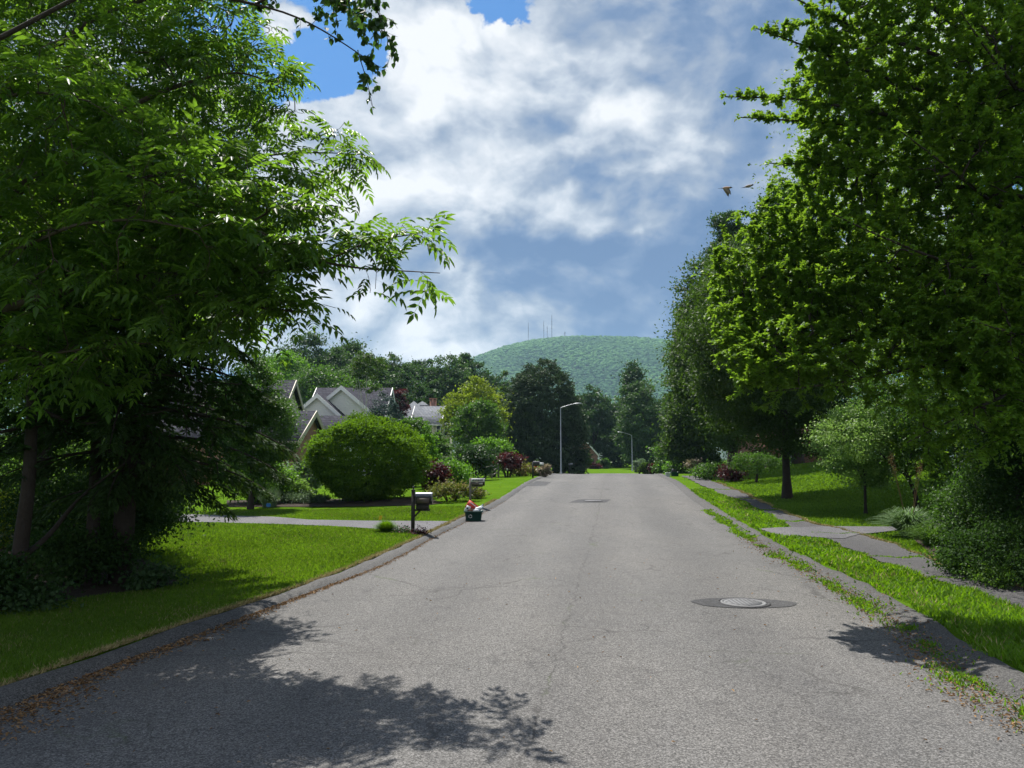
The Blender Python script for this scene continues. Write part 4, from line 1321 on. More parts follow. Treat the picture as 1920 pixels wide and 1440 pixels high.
# beyond the crest
FG = 'trees closing the end of the road'
for u0, u1, vt, vb, Yp, kd, mt, lb in (
        (1080, 1150, 726, 885, 138, 'irregular', 'deep', 'dark tree right of the big dark dome'),
        (1130, 1185, 745, 885, 150, 'irregular', 'deep', 'dark tree directly behind the far brick gable'),
        (1168, 1246, 714, 885, 122, 'irregular', 'wood', 'full leafy tree behind the far lamp post'),
        (1225, 1300, 740, 885, 132, 'irregular', 'deep', 'dark tree between the far lamp post and the right-hand giants'),
        (1050, 1110, 740, 885, 150, 'irregular', 'wood', 'tree half hidden by the big dark dome')):
    plant('oak_tree', lb, 'tree', u0 - 6, u1 + 6, vt, vb + 18, Yp, kd, mt, FG, lobes=17, clump=.09, lob=.42, lai=6, low=0.)
plant('pine_tree', 'tall ragged pine rising above the trees at the road end', 'tree', 1140, 1236, 682, 885, 145, 'pine', 'deep', FG, clump=.08, lai=6)

# right-hand side
plant('linden_tree', 'leftmost dark giant cone at the right, nearest the hill', 'tree', 1238, 1352, 540, 876, 62, 'cone', 'olive', clump=.11, lai=7, lob=.4, rag=.03, Lk=.0042)
plant('linden_tree', 'tall dark olive tree behind the tree with the bare trunk', 'tree', 1268, 1470, 455, 868, 46, 'irregular', 'olive', clump=.085, lai=6, tb=.35, lobes=22, lob=.36, low=0., rag=.03, Lk=.0042)
plant('oak_tree', 'dark round-topped oak showing above the right-hand trees', 'tree', 1378, 1590, 340, 800, 52, 'irregular', 'deep', lobes=16, clump=.06, lob=.36, lai=5, rag=.01)
plant('oak_tree', 'smaller dark oak top left of the round-topped oak', 'tree', 1312, 1420, 392, 800, 50, 'irregular', 'deep', lobes=16, clump=.08, lob=.36, lai=5, rag=.01)
plant('linden_tree', 'dark-trunked shade tree standing on the right lawn', 'tree', 1285, 1620, 440, 868, 28.5, 'irregular', 'olive', lobes=26, clump=.060, lai=6, stem=.16, low=0., rag=.03, Lk=.0042, uc=1466, tb=.25, lob=.40)
plant('dogwood_tree', 'pale variegated small tree with skirts on the right lawn', 'tree', 1522, 1712, 742, 922, 22.5, 'irregular', 'variegated', lobes=26, clump=.075, lai=5, low=0., stem=.05, lob=.38)
plant('oak_tree', 'dense leafy tree backing the fan-branched tree at the right', 'tree', 1530, 2250, -220, 960, 12.9, 'irregular', 'cherry', lobes=30, clump=.05, lai=8, low=0., tb=.2, rag=0., Lmin=.075, lob=.36)
plant('maple_tree', 'dark tree closing the gap behind the leaning stem', 'tree', 1640, 2060, 430, 930, 19.5, 'irregular', 'mid', lobes=20, clump=.07, lai=6, low=0.)
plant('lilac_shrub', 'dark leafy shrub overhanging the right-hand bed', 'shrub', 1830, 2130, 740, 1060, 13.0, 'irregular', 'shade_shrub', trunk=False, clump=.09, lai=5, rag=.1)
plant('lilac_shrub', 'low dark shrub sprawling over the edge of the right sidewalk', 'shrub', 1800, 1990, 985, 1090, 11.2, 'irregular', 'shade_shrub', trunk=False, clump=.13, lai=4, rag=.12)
plant('ground_cover_plant', 'small leafy clump at the sidewalk edge below the darker grass clump', 'plant', 1752, 1830, 1030, 1075, 12.2, 'irregular', 'mid', trunk=False, clump=.2, lai=4, rag=.12, Lmin=.06)
plant('ground_cover_plant', 'low weedy clump between the sidewalk and the low dark shrub', 'plant', 1835, 1905, 1058, 1098, 10.9, 'irregular', 'weed', trunk=False, clump=.2, lai=3, rag=.15, Lmin=.05, w=.4)
plant('lilac_shrub', 'dark shrub behind the arching ornamental grass', 'shrub', 1775, 1930, 860, 1030, 14.2, 'irregular', 'mid', trunk=False, clump=.11, lai=4, rag=.12)
plant('juniper_shrub', 'dark evergreen shrub at the far side of the right-hand bed', 'shrub', 1820, 2040, 800, 1000, 14.5, 'round', 'deep', trunk=False, clump=.12)

# small tree with a leaning stem
r = np.random.default_rng(31)
b0 = W(1722, 962)
Yb = b0[1]
root = thing('crabapple_tree', 'small tree with a thin leaning stem above the ornamental grass', 'tree', b0)
S = Skeleton()
trunk = S.add_limb([b0 + np.array([0, 0, -.2]), P(1718, 930, Yb), P(1706, 900, Yb), P(1697, 888, Yb), P(1680, 876, Yb - .3), P(1650, 850, Yb - .5)], .075, .025)
i = S.nearest(P(1703, 893, Yb))
for pts in ([(1700, 870, -.2), (1720, 830, -.6), (1750, 780, -.9), (1790, 740, -1.)], [(1690, 860, .2), (1700, 800, .5), (1690, 740, .6)], [(1740, 870, -.6), (1790, 840, -1.), (1840, 830, -1.2)]):
    S.add_limb([S.p[i]] + [P(u, v, Yb + dy) for u, v, dy in pts], .03, .008, i)
BL = px_blobs([(u, v, Yb + dy, ru, rv, ry) for u, v, dy, ru, rv, ry in ((1700, 840, -.2, 55, 40, .6), (1760, 800, -.8, 80, 55, .8), (1820, 850, -1.1, 70, 55, .8), (1720, 750, .2, 70, 50, .8), (1850, 760, -1.1, 90, 70, .9), (1760, 880, -.8, 50, 30, .5))])
print('Yb', Yb, 'bush', W(690, 947), 'mb', W(774, 1000), W(881, 951), W(999, 896), 'shade tree', W(1466, 910), 'dogw', W(1620, 890), W(503, 952), W(1265, 892))
S.grow(blob_targets(BL, 1100, r), r, 6, .12, .12, 2.2, first_free=4)
S.finish(.0032, .45)
mb = MB(); S.wood(mb); mb.build('trunk', M['dark_bark'], root, True)
pos, d, side, idx = twig_leaf_sites(S, r, 4, 7)
n = len(pos)
mb = MB()
leaves(mb, pos + r.normal(size=(n, 3)) * .02, d * .5 + side * .8 + r.normal(size=(n, 3)) * .5 + np.array([0, 0, -.2]), np.array([0, 0, 1.]) + r.normal(size=(n, 3)) * .5, .075 + .04 * r.random(n), .6, .12, .55 + r.normal(size=n) * .28)
mb.build('crown', M['cherry'], root)

# far right-hand front gardens
for nm, lb, u0, u1, vt, vb, Yp, mt, kw in (
        ('shrub', 'white-flecked shrub just right of the far lamp post', 1191, 1208, 858, 884, 92, 'silver', {}),
        ('shrub', 'olive rounded shrub in the far right garden', 1202, 1222, 867, 886, 86, 'olive', {}),
        ('barberry_bush', 'small dark red bush in the far right garden', 1219, 1230, 866, 885, 84, 'plum', {}),
        ('shrub', 'neat green bush next to the small dark red bush', 1226, 1250, 866, 885, 82, 'mid', {}),
        ('shrub', 'big leafy shrub under the leftmost giant cone', 1226, 1292, 832, 884, 74, 'mid', {}),
        ('shrub', 'low green bush right of the big leafy shrub', 1248, 1282, 864, 885, 70, 'bright', {}),
        ('spirea_shrub', 'pale pink flowering bush under the dark giants', 1288, 1314, 860, 884, 58, 'pink', {}),
        ('shrub', 'round green bush behind the pale pink bush', 1318, 1350, 848, 880, 60, 'deep', {}),
        ('juniper_shrub', 'spreading green mound between the pale pink bush and the dark red mound', 1299, 1360, 870, 894, 41, 'mid', {}),
        ('barberry_bush', 'dark red mound on the right lawn', 1350, 1398, 870, 893, 39, 'plum', {'tb': .2}),
        ('shrub', 'golden tuft peeping over the dark red mound', 1346, 1366, 868, 882, 44, 'lime', {}),
        ('azalea_shrub', 'pinkish-red shrub behind the weeping tree', 1396, 1455, 844, 880, 47, 'plum', {'tb': .95}),
        ('shrub', 'tall dark shrub beside the grey door', 1468, 1486, 840, 885, 46, 'deep', {})):
    plant(nm, lb, 'shrub', u0, u1, vt, vb, Yp, 'round', mt, trunk=False, clump=.16, **kw)
plant('weeping_tree', 'little weeping tree on the right lawn before the house', 'tree', 1376, 1458, 849, 884, 37, 'globe', 'mid', clump=.12, droop=1.3, up=.2, stem=.08, w=.3, lai=4)

plant('shrub', 'round green bush at the right corner of the far brick gable', 'shrub', 1121, 1140, 860, 880, 126, 'round', 'mid', trunk=False, clump=.18)
plant('barberry_bush', 'dusky low bush under the window of the far brick gable', 'shrub', 1108, 1123, 869, 881, 124, 'round', 'plum', trunk=False, clump=.2, tb=.2)
plant('shrub', 'long dark shrub below the trees left of the far lamp post', 'shrub', 1132, 1186, 846, 880, 136, 'round', 'shade_shrub', trunk=False, clump=.12)
plant('shrub', 'dark shrub right behind the far lamp post', 'shrub', 1180, 1226, 850, 880, 134, 'round', 'shade_shrub', trunk=False, clump=.12)

# wood that closes every gap far behind
rw = np.random.default_rng(77)
bl = []
for u in range(-300, 2300, 34):
    Yp = 185 + 40 * rw.random()
    p = P(u, 800 + 30 * rw.random(), Yp)
    gz = float(G(p[0], Yp))
    h = (10 + 6 * rw.random()) * (1.25 if u < 700 or u > 1300 else .95)
    bl.append((p[0], Yp, gz + h * .5, 4.5 + 3 * rw.random(), 4, h * .55))
    bl.append((p[0] + 2, Yp - 22, gz + 2.2, 3.2, 2, 2.6))
tag(crown('far_wood', None, (0, 0, 0), bl, .70, 62000, M['deep'], 1.5, 78, per=40), kind='stuff')
# ================================================================== BUILDINGS
def wall_map(N):
    v = coords(N)
    s = N.n('ShaderNodeSeparateXYZ'); N.set(s.inputs[0], v)
    c = N.n('ShaderNodeCombineXYZ')
    N.set(c.inputs[0], N.m('ADD', s.outputs[0], s.outputs[1])); N.set(c.inputs[1], s.outputs[2])
    return v, c.outputs[0], s.outputs[2]


def brick_mat(name, a, b_, mortar, bw, bh, mort, rough=.85, yscale=1.):
    m, N, b, out = new_mat(name)
    v, uv, z = wall_map(N)
    t = N.n('ShaderNodeTexBrick'); N.set(t.inputs['Vector'], N.vmul(uv, (1, yscale, 1)))
    t.inputs['Color1'].default_value = c4(a); t.inputs['Color2'].default_value = c4(b_); t.inputs['Mortar'].default_value = c4(mortar)
    t.inputs['Scale'].default_value = 1; t.inputs['Mortar Size'].default_value = mort
    t.inputs['Brick Width'].default_value = bw; t.inputs['Row Height'].default_value = bh
    f = N.noise(v, 1.5, 5)
    N.set(b.inputs['Base Color'], N.mix(N.rng(f, .3, .7), t.outputs['Color'], N.mix(1., t.outputs['Color'], (.78, .78, .80), 'MULTIPLY')))
    b.inputs['Roughness'].default_value = rough; b.inputs['Specular IOR Level'].default_value = .03
    bp = N.n('ShaderNodeBump'); bp.inputs['Strength'].default_value = .4; bp.inputs['Distance'].default_value = .02
    N.set(bp.inputs['Height'], t.outputs['Fac']); bp.invert = True; N.set(b.inputs['Normal'], bp.outputs[0])
    return m


def siding_mat(name, c, pitch=.16):
    m, N, b, out = new_mat(name)
    v, uv, z = wall_map(N)
    f = N.m('FRACT', N.m('DIVIDE', z, pitch))
    dark = N.rng(f, 0., .14, 1, 0)
    N.set(b.inputs['Base Color'], N.mix(N.m('MULTIPLY', dark, .45), N.mix(N.noise(v, 2., 4), tuple(x * .9 for x in c), c), tuple(x * .45 for x in c)))
    b.inputs['Roughness'].default_value = .6
    bp = N.n('ShaderNodeBump'); bp.inputs['Strength'].default_value = .6; bp.inputs['Distance'].default_value = .02
    N.set(bp.inputs['Height'], f); N.set(b.inputs['Normal'], bp.outputs[0])
    return m


M['brick'] = brick_mat('red_brick', (.26, .085, .055), (.34, .13, .085), (.36, .32, .28), .22, .075, .010)
M['slate'] = brick_mat('dark_shingle', (.032, .032, .042), (.052, .052, .064), (.018, .018, .023), .35, .20, .018, .9)
M['greyshingle'] = brick_mat('grey_shingle', (.13, .14, .155), (.19, .20, .215), (.08, .08, .09), .35, .20, .018, .9)
M['siding'] = siding_mat('cream_siding', (.84, .83, .78))
M['stucco'] = plain('cream_stucco', (.60, .55, .44), .85, 0, .08, 3., .2)
M['trim'] = plain('white_trim', (.74, .74, .72), .5, 0, .05)
M['beige'] = plain('beige_trim', (.42, .37, .28), .6, 0, .08)
M['glass'] = plain('window_glass', (.03, .04, .05), .06, 0, .2, 1., 0, .8)
M['greydoor'] = plain('grey_door_paint', (.42, .43, .45), .5, 0, .06)


def gable(par, x0, x1, y0, y1, zb, ze, zr_, axis, wall, roof, trim, over=.35, th=.16, chim=None):
    """walls, two roof slabs and the rake boards of one gabled block"""
    w = MB()
    if axis == 'y':
        xm = (x0 + x1) / 2
        w.prism([(x0, y0, zb), (x1, y0, zb), (x1, y0, ze), (xm, y0, zr_ - .02), (x0, y0, ze)], (0, y1 - y0, 0))
        sl = (zr_ - ze) / (xm - x0)
        rf = MB(); tr = MB()
        for s in (-1, 1):
            xe = xm + s * ((x1 - x0) / 2 + over)
            zE = ze - over * sl
            rf.prism([(xm, y0 - over, zr_ + .01), (xe, y0 - over, zE), (xe, y0 - over, zE + th), (xm, y0 - over, zr_ + th)], (0, y1 - y0 + 2 * over, 0))
            tr.prism([(xm, y0 - over - .05, zr_ - .20), (xe, y0 - over - .05, zE - .20), (xe, y0 - over - .05, zE + th + .02), (xm, y0 - over - .05, zr_ + th + .02)], (0, .045, 0))
    else:
        ym = (y0 + y1) / 2
        w.prism([(x1, y0, zb), (x1, y1, zb), (x1, y1, ze), (x1, ym, zr_ - .02), (x1, y0, ze)], (x0 - x1, 0, 0))
        sl = (zr_ - ze) / (ym - y0)
        rf = MB(); tr = MB()
        for s in (-1, 1):
            ye = ym + s * ((y1 - y0) / 2 + over)
            zE = ze - over * sl
            rf.prism([(x1 + over, ym, zr_ + .01), (x1 + over, ye, zE), (x1 + over, ye, zE + th), (x1 + over, ym, zr_ + th)], (x0 - x1 - 2 * over, 0, 0))
            for xx, dx in ((x1 + over + .004, .045), (x0 - over - .05, .045)):
                tr.prism([(xx, ym, zr_ - .20), (xx, ye, zE - .20), (xx, ye, zE + th + .02), (xx, ym, zr_ + th + .02)], (dx, 0, 0))
        tr.box(((x0 + x1) / 2, y0 - over - .06, ze - over * sl + .06), (x1 - x0 + 2 * over, .10, .14))       # gutter
    w.build('wall', M[wall], par)
    o = rf.build('roof', M[roof], par)
    tr.build('trim', M[trim], par)
    return o


def window(par, c, w, h, axis='y', frame='trim', shut=None):
    """c = centre on the wall face; axis = the direction the wall looks along"""
    f = MB()
    def bx(dx, dz, sx, sz, dep=.08):
        if axis == 'y': f.box((c[0] + dx, c[1] - .02, c[2] + dz), (sx, dep, sz))
        else: f.box((c[0] + .02, c[1] + dx, c[2] + dz), (dep, sx, sz))
    bx(-w / 2, 0, .09, h + .09); bx(w / 2, 0, .09, h + .09); bx(0, h / 2, w - .09, .09); bx(0, -h / 2, w - .09, .09); bx(0, 0, w - .09, .05, .06)
    o = f.build('window', M[frame], par)
    g = MB()
    if axis == 'y': g.box((c[0], c[1] - .012, c[2]), (w - .088, .02, h - .088))
    else: g.box((c[0] + .012, c[1], c[2]), (.02, w - .088, h - .088))
    g.build('pane', M['glass'], o)


def zg(x, y): return float(G(x, y)) - .3


# brick house at the left, its two roofs stepping down towards the road
hb = thing('brick_house', 'brick house with steep dark roofs stepping down beside the grey-green tree', 'house', (-18, 47.5, zg(-18, 47.5)))
zB = zg(-18, 47.5)
xr1 = P(593, 775, 47.5)[0] - .35
ze1, zr1 = P(575, 829, 44)[2], P(594, 775, 47.5)[2]
gable(hb, xr1 - 10, xr1, 44, 51, zB, ze1 + .1, zr1, 'x', 'brick', 'slate', 'beige')
xr2 = P(555, 717, 53.7)[0] - .35
gable(hb, xr2 - 9.5, xr2, 51.5, 55.9, zB, P(565, 772, 56)[2], P(550, 717, 53.7)[2], 'x', 'stucco', 'slate', 'beige')
window(hb, (xr1 - 1.2, 44 - .02, ze1 - 1.1), .9, 1.5)
window(hb, (xr1 - 2.9, 44 - .02, ze1 - 1.1), .9, 1.5)
mb = MB(); mb.tube([(xr1 - .35, 43.78, ze1), (xr1 - .3, 43.9, ze1 - .35), (xr1 - .3, 43.9, zB)], .055, 8); mb.build('downpipe', M['trim'], hb, True)

# white-sided house with two front gables
hw = thing('white_house', 'cream-sided house with two white-trimmed front gables and a dark slate roof', 'house', (-15, 68, zg(-15, 68)))
zB = zg(-15, 68)
c2 = P(641, 727, 66); hw2 = 62 * pxm(66)
gable(hw, c2[0] - hw2, c2[0] + hw2, 66, 71.5, zB, c2[2] - 52 * pxm(66), c2[2], 'y', 'siding', 'slate', 'trim', .3)
cm = P(730, 730, 73)
gable(hw, P(600, 730, 73)[0], cm[0], 68.4, 77.6, zB, cm[2] - 3.4, cm[2], 'x', 'siding', 'slate', 'trim', .3)
c1 = P(596, 742, 64); hw1 = 42 * pxm(64)
gable(hw, c1[0] - hw1, c1[0] + hw1, 64, 69, zB, c1[2] - 37 * pxm(64), c1[2], 'y', 'siding', 'slate', 'trim', .3)
gable(hw, P(556, 790, 62)[0], P(655, 790, 62)[0], 58.6, 63.8, zB, P(620, 814, 58.6)[2], P(620, 783, 61.2)[2], 'x', 'siding', 'slate', 'trim', .25)

# cream house with hipped grey roofs and a chimney
hc = thing('cream_house', 'cream house with pale grey hipped roofs and a brick chimney', 'house', (-9.5, 86, zg(-9.5, 86)))
zB = zg(-9.5, 86)


def hip(par, x0, x1, y0, y1, zb, ze, apex, wall, roof, over=.35):
    w = MB(); w.prism([(x0, y0, zb), (x1, y0, zb), (x1, y0, ze), (x0, y0, ze)], (0, y1 - y0, 0)); w.build('wall', M[wall], par)
    a = [(x0 - over, y0 - over, ze), (x1 + over, y0 - over, ze), (x1 + over, y1 + over, ze), (x0 - over, y1 + over, ze)]
    b = [(p[0], p[1], ze + .12) for p in a]
    f = MB()
    f.add(a + b, [[0, 1, 5, 4], [1, 2, 6, 5], [2, 3, 7, 6], [3, 0, 4, 7], [3, 2, 1, 0]])
    f.add(b + [apex], [[0, 1, 4], [1, 2, 4], [2, 3, 4], [3, 0, 4]])
    return f.build('roof', M[roof], par)


ax_ = P(776, 752, 87)
hip(hc, P(744, 780, 84)[0], P(808, 780, 84)[0], 83.6, 90.4, zB, P(776, 786, 84)[2], tuple(ax_), 'stucco', 'greyshingle')
rf = gable(hc, P(784, 764, 86)[0], P(830, 764, 86)[0], 81.6, 89.4, zB, P(830, 796, 82)[2], P(831, 764, 85.5)[2], 'x', 'stucco', 'greyshingle', 'trim', .3)
hip(hc, P(783, 752, 91)[0], P(801, 752, 91)[0], 90.8, 94, zB, P(792, 762, 91)[2], tuple(P(792, 752, 92.4)), 'stucco', 'greyshingle', .2)
cx = P(812, 755, 87)
mb = MB(); zt = P(812, 749, 87)[2]
mb.box((cx[0], 87, (zB + zt) / 2), (.70, .62, zt - zB)); mb.box((cx[0], 87, zt + .06), (.86, .78, .12))
mb.build('chimney', M['brick'], hc)
bx0, bx1 = P(832, 800, 84)[0], P(846, 800, 84)[0]
hip(hc, bx0, bx1, 82.6, 85.2, zB, P(840, 798, 82.6)[2], tuple(P(836, 785, 84)), 'stucco', 'greyshingle', .2)
for u in (836, 843): window(hc, (P(u, 808, 82.6)[0], 82.58, P(u, 808, 82.6)[2]), .40, 1.1)
window(hc, (P(822, 806, 81.6)[0], 81.58, P(822, 806, 81.6)[2]), .42, 1.1)

# far brick gable at the road end
hd = thing('brick_house', 'small far brick gable with one shuttered window at the end of the road', 'house', (P(1097, 860, 132)[0], 132, zg(P(1097, 860, 132)[0], 132)))
zB = zg(P(1097, 860, 132)[0], 132); cd = P(1097, 825, 130)
hwd = 23 * pxm(130)
gable(hd, cd[0] - hwd, cd[0] + hwd, 130, 140, zB, cd[2] - 27 * pxm(130), cd[2], 'y', 'brick', 'slate', 'trim', .25)
wc = P(1108.5, 866, 130)
window(hd, (wc[0], 129.98, wc[2]), .42, 1.1)
mb = MB()
for s in (-1, 1): mb.box((wc[0] + s * .36, 129.97, wc[2]), (.24, .05, 1.2))
M['shutter'] = plain('dark_shutter', (.03, .03, .035), .6)
mb.build('shutter', M['shutter'], hd)

# house hidden behind the right-hand trees
xe0, xe1 = P(1445, 800, 52)[0], P(1560, 800, 52)[0]
he = thing('brick_house', 'brick house almost hidden behind the right-hand trees, grey door showing', 'house', ((xe0 + xe1) / 2, 53, zg((xe0 + xe1) / 2, 53)))
zB = zg((xe0 + xe1) / 2, 53)
gable(he, xe0, xe1, 52, 60, zB, P(1480, 770, 52)[2], P(1480, 710, 56)[2], 'x', 'brick', 'slate', 'trim', .35)
pd = P(1490, 858, 51.9)
mb = MB(); mb.box((pd[0], 51.94, pd[2]), (.95, .1, 2.1)); d_ = mb.build('door', M['greydoor'], he)
mb = MB()
for s in (-.32, .32): mb.box((pd[0] + s, 51.93, pd[2] - .05), (.10, .14, 2.2))
mb.box((pd[0] + .15, 51.5, pd[2] - 1.13), (1.4, .8, .16))
mb.build('door_surround', M['trim'], he)

# ================================================================== STREET FURNITURE
M['black'] = plain('black_paint', (.018, .018, .019), .32, 0, .2, 10., .1, .6)
M['blackwood'] = plain('weathered_black_wood', (.030, .027, .024), .7, 0, .4, 18., .5)
M['greywood'] = plain('weathered_grey_wood', (.17, .155, .135), .85, 0, .35, 14., .6)
M['gloss'] = plain('glossy_steel', (.12, .13, .16), .25, .8, .15, 8.)
M['plaque'] = plain('brown_plaque', (.10, .08, .065), .6, 0, .2, 9.)
M['galv'] = plain('galvanised_steel', (.32, .335, .345), .42, .65, .15, 9., .1)
M['white'] = plain('white_paint', (.72, .72, .70), .45, 0, .06)
M['ink'] = plain('dark_lettering', (.03, .03, .035), .6)
M['binplastic'] = plain('dark_green_plastic', (.010, .055, .042), .38, 0, .12, 5., .05, .5)
M['clearplastic'] = plain('pale_plastic', (.50, .56, .55), .3, 0, .1, 5.)
M['redcard'] = plain('red_printed_card', (.62, .055, .035), .5, 0, .12, 5.)
M['whitepaper'] = plain('white_paper', (.72, .73, .76), .6, 0, .10, 6.)
M['brownpaper'] = plain('brown_card', (.24, .12, .07), .8, 0, .2, 8.)
M['bluepaint'] = plain('blue_sign_paint', (.03, .16, .42), .45, 0, .1)
M['yellowflag'] = plain('yellow_flag', (.75, .55, .02), .5, 0, .08)
M['flower'] = leaf_mat('pink_petals', (.35, .10, .16), (.70, .40, .48), (.4, .15, .2), .3, .5)


def half_round(mb, c, L, w, h, n=10):
    """letterbox body lying along x: straight sides under a rounded top"""
    pr = [(-w / 2, 0)] + [(-w / 2 * math.cos(a), h - w / 2 + w / 2 * math.sin(a)) for a in np.linspace(0, math.pi, n)] + [(w / 2, 0)]
    mb.prism([(c[0] - L / 2, c[1] + y, c[2] + z) for y, z in pr][::-1], (L, 0, 0))
    return mb


def mailbox_near():
    b = W(774, 1000); s = pxm(b[1])
    t = thing('mailbox', 'black post mailbox with a glossy lid and newspaper slot by the left driveway', 'mailbox', b)
    x, y, z = b
    mb = MB(); mb.box((x, y, z + 37 * s), (6.3 * s, .085, 84 * s)); mb.box((x, y, z + 79.3 * s), (8 * s, .11, 1.5 * s))
    mb.lathe((x, y, z + 80 * s), [(.012, 0), (.012, .02), (.028, .035), (.03, .055), (.018, .075), (.004, .085)], 12)
    mb.build('post', M['blackwood'], t)
    mb = MB(); mb.box((x + 17 * s, y, z + 42.5 * s), (29 * s, .07, 3.2 * s)); mb.box((x + 8 * s, y, z + 36 * s), (3 * s, .05, 14 * s), tilt=((0, 1, 0), .75))
    mb.build('arm', M['blackwood'], t)
    bx = MB(); half_round(bx, (x + 20 * s, y, z + 53.5 * s), 29 * s, .20, 19.5 * s); bo = bx.build('letterbox', M['black'], t)
    lid = MB(); half_round(lid, (x + 20 * s, y, z + 66.5 * s), 31 * s, .215, 8.5 * s); lid.build('lid', M['gloss'], t)
    mb = MB(); mb.box((x + 19 * s, y - .107, z + 60 * s), (22 * s, .012, 9 * s)); mb.build('plaque', M['plaque'], t)
    mb = MB(); half_round(mb, (x + 35.2 * s, y, z + 53 * s), .014, .205, 20.5 * s); mb.box((x + 35.8 * s, y, z + 66 * s), (.02, .03, .015)); mb.build('door', M['black'], t)
    mb = MB(); mb.box((x + 35 * s, y - .125, z + 67 * s), (.012, .012, 16 * s)); mb.build('flag', M['galv'], t)
    mb = MB(); mb.box((x + 17.5 * s, y, z + 48.8 * s), (23 * s, .16, 8.8 * s)); mb.build('newspaper_slot', M['blackwood'], t)


def mailbox_grey():
    b = W(881.5, 951); s = pxm(b[1]); x, y, z = b
    t = thing('mailbox', 'grey wooden mailbox carrying a white name board above the recycling bin', 'mailbox', b)
    mb = MB(); mb.box((x, y, z + 25 * s), (4 * s, .085, 56 * s)); mb.build('post', M['greywood'], t)
    mb = MB(); mb.box((x + 11 * s, y, z + 38.2 * s), (24 * s, .08, 2 * s)); mb.box((x + 7 * s, y, z + 31 * s), (2.4 * s, .05, 17 * s), tilt=((0, 1, 0), .8)); mb.build('arm', M['greywood'], t)
    mb = MB(); half_round(mb, (x + 15 * s, y, z + 39.4 * s), 24 * s, .19, 14 * s); mb.build('letterbox', M['black'], t)
    mb = MB(); mb.box((x + 14.2 * s, y - .102, z + 49.8 * s), (25 * s, .02, 6.4 * s)); pb = mb.build('name_board', M['white'], t)
    lt = MB(); rr = random.Random(4)
    u = -9.6
    while u < 9.4:
        w = .5 + rr.random() * .9
        lt.box((x + (14.2 + u) * s, y - .116, z + (49.8 + rr.uniform(-.5, .6)) * s), (w * s, .006, (1.6 + rr.random() * 1.6) * s)); u += w + .5
    lt.build('lettering', M['ink'], pb)
    mb = MB(); mb.box((x + 13 * s, y - .102, z + 43.2 * s), (21 * s, .018, 5.2 * s)); pl = mb.build('number_board', M['plaque'], t)
    lt = MB()
    for u, w in ((5., .9), (7.1, 1.3), (9.2, 1.1)): lt.box((x + (13 + u) * s, y - .115, z + 43.2 * s), (w * s, .006, 3.4 * s))
    lt.build('lettering', M['white'], pl)


def mailbox_crest():
    b = W(999, 896); s = pxm(b[1]); x, y, z = b
    t = thing('mailbox', 'black mailbox with a white newspaper box at the crest of the road', 'mailbox', b)
    mb = MB(); mb.box((x, y, z + 14 * s), (3 * s, .10, 30 * s)); mb.build('post', M['black'], t)
    mb = MB(); mb.box((x + 10 * s, y, z + 23 * s), (20 * s, .08, 1.6 * s)); mb.build('arm', M['black'], t)
    mb = MB(); half_round(mb, (x + 6.5 * s, y, z + 24 * s), 12 * s, .22, 7 * s); mb.build('letterbox', M['black'], t)
    mb = MB(); mb.box((x + 16.2 * s, y, z + 26 * s), (8 * s, .2, 5 * s)); mb.box((x + 16.2 * s, y - .104, z + 26 * s), (6 * s, .01, 3.4 * s)); mb.build('newspaper_box', M['white'], t)
    mb = MB(); mb.box((x + 5 * s, y - .02, z + 20.6 * s), (4 * s, .12, 2 * s)); mb.build('flag', M['redcard'], t)


def mailbox_far(u, v, label, mt, Yp, h):
    p = P(u, v, Yp); x, y = p[0], Yp; z = float(G(x, y))
    t = thing('mailbox', label, 'mailbox', (x, y, z))
    mb = MB(); mb.box((x, y, z + h / 2), (.1, .1, h)); mb.build('post', M['blackwood'], t)
    mb = MB(); half_round(mb, (x + .12, y, z + h), .5, .22, .26); mb.build('letterbox', M[mt], t)


mailbox_near(); mailbox_grey(); mailbox_crest()
mailbox_far(1068, 876, 'pale mailbox in the shade of the big dark dome', 'galv', 88, 1.05)
mailbox_far(1100, 880, 'dark little mailbox before the far brick gable', 'blackwood', 100, 1.0)


def street_lamp(label, u, Yp, vtop, arm, vbase=None):
    p = P(u, vtop, Yp); x, y = p[0], Yp; z = float(G(x, y)); h = p[2] - z
    t = thing('street_lamp', label, 'street lamp', (x, y, z), 'street lamps along the road')
    s = pxm(Yp)
    mb = MB(); mb.tube([(x, y, z - .1), (x, y, z + .25), (x, y, z + .27), (x, y, z + h)], [.11, .11, .062, .042], 12); mb.build('pole', M['galv'], t, True)
    a = MB(); q = np.linspace(0, 1, 9)
    pts = np.stack([x + arm[0] * s * q, np.full(9, y), z + h - .05 + arm[1] * s * q ** .8 + .0 * q], 1)
    a.tube(pts, np.linspace(.036, .026, 9), 8); a.build('arm', M['galv'], t, True)
    e = pts[-1]; sg = 1 if arm[0] > 0 else -1
    hd = MB()
    prof = [(0, .05, .04), (.12, .09, .06), (.35, .14, .075), (.6, .13, .06), (.72, .05, .03)]
    rings = [[(e[0] + sg * d, e[1] + w * math.cos(k), e[2] + .06 * d + hh * math.sin(k)) for k in np.linspace(0, 2 * math.pi, 10, endpoint=False)] for d, w, hh in prof]
    hd.add(np.array(rings).reshape(-1, 3), [[i * 10 + j, i * 10 + (j + 1) % 10, (i + 1) * 10 + (j + 1) % 10, (i + 1) * 10 + j] for i in range(4) for j in range(10)])
    hd.poly(rings[0][::-1]); hd.poly(rings[-1])
    hd.build('lamp_head', M['galv'], t, True)


street_lamp('tall grey lamp post in front of the big dark dome', 1051, 74, 764, (26, 8))
street_lamp('far grey lamp post in front of the trees at the road end', 1184.5, 110, 816, (-17, 6))

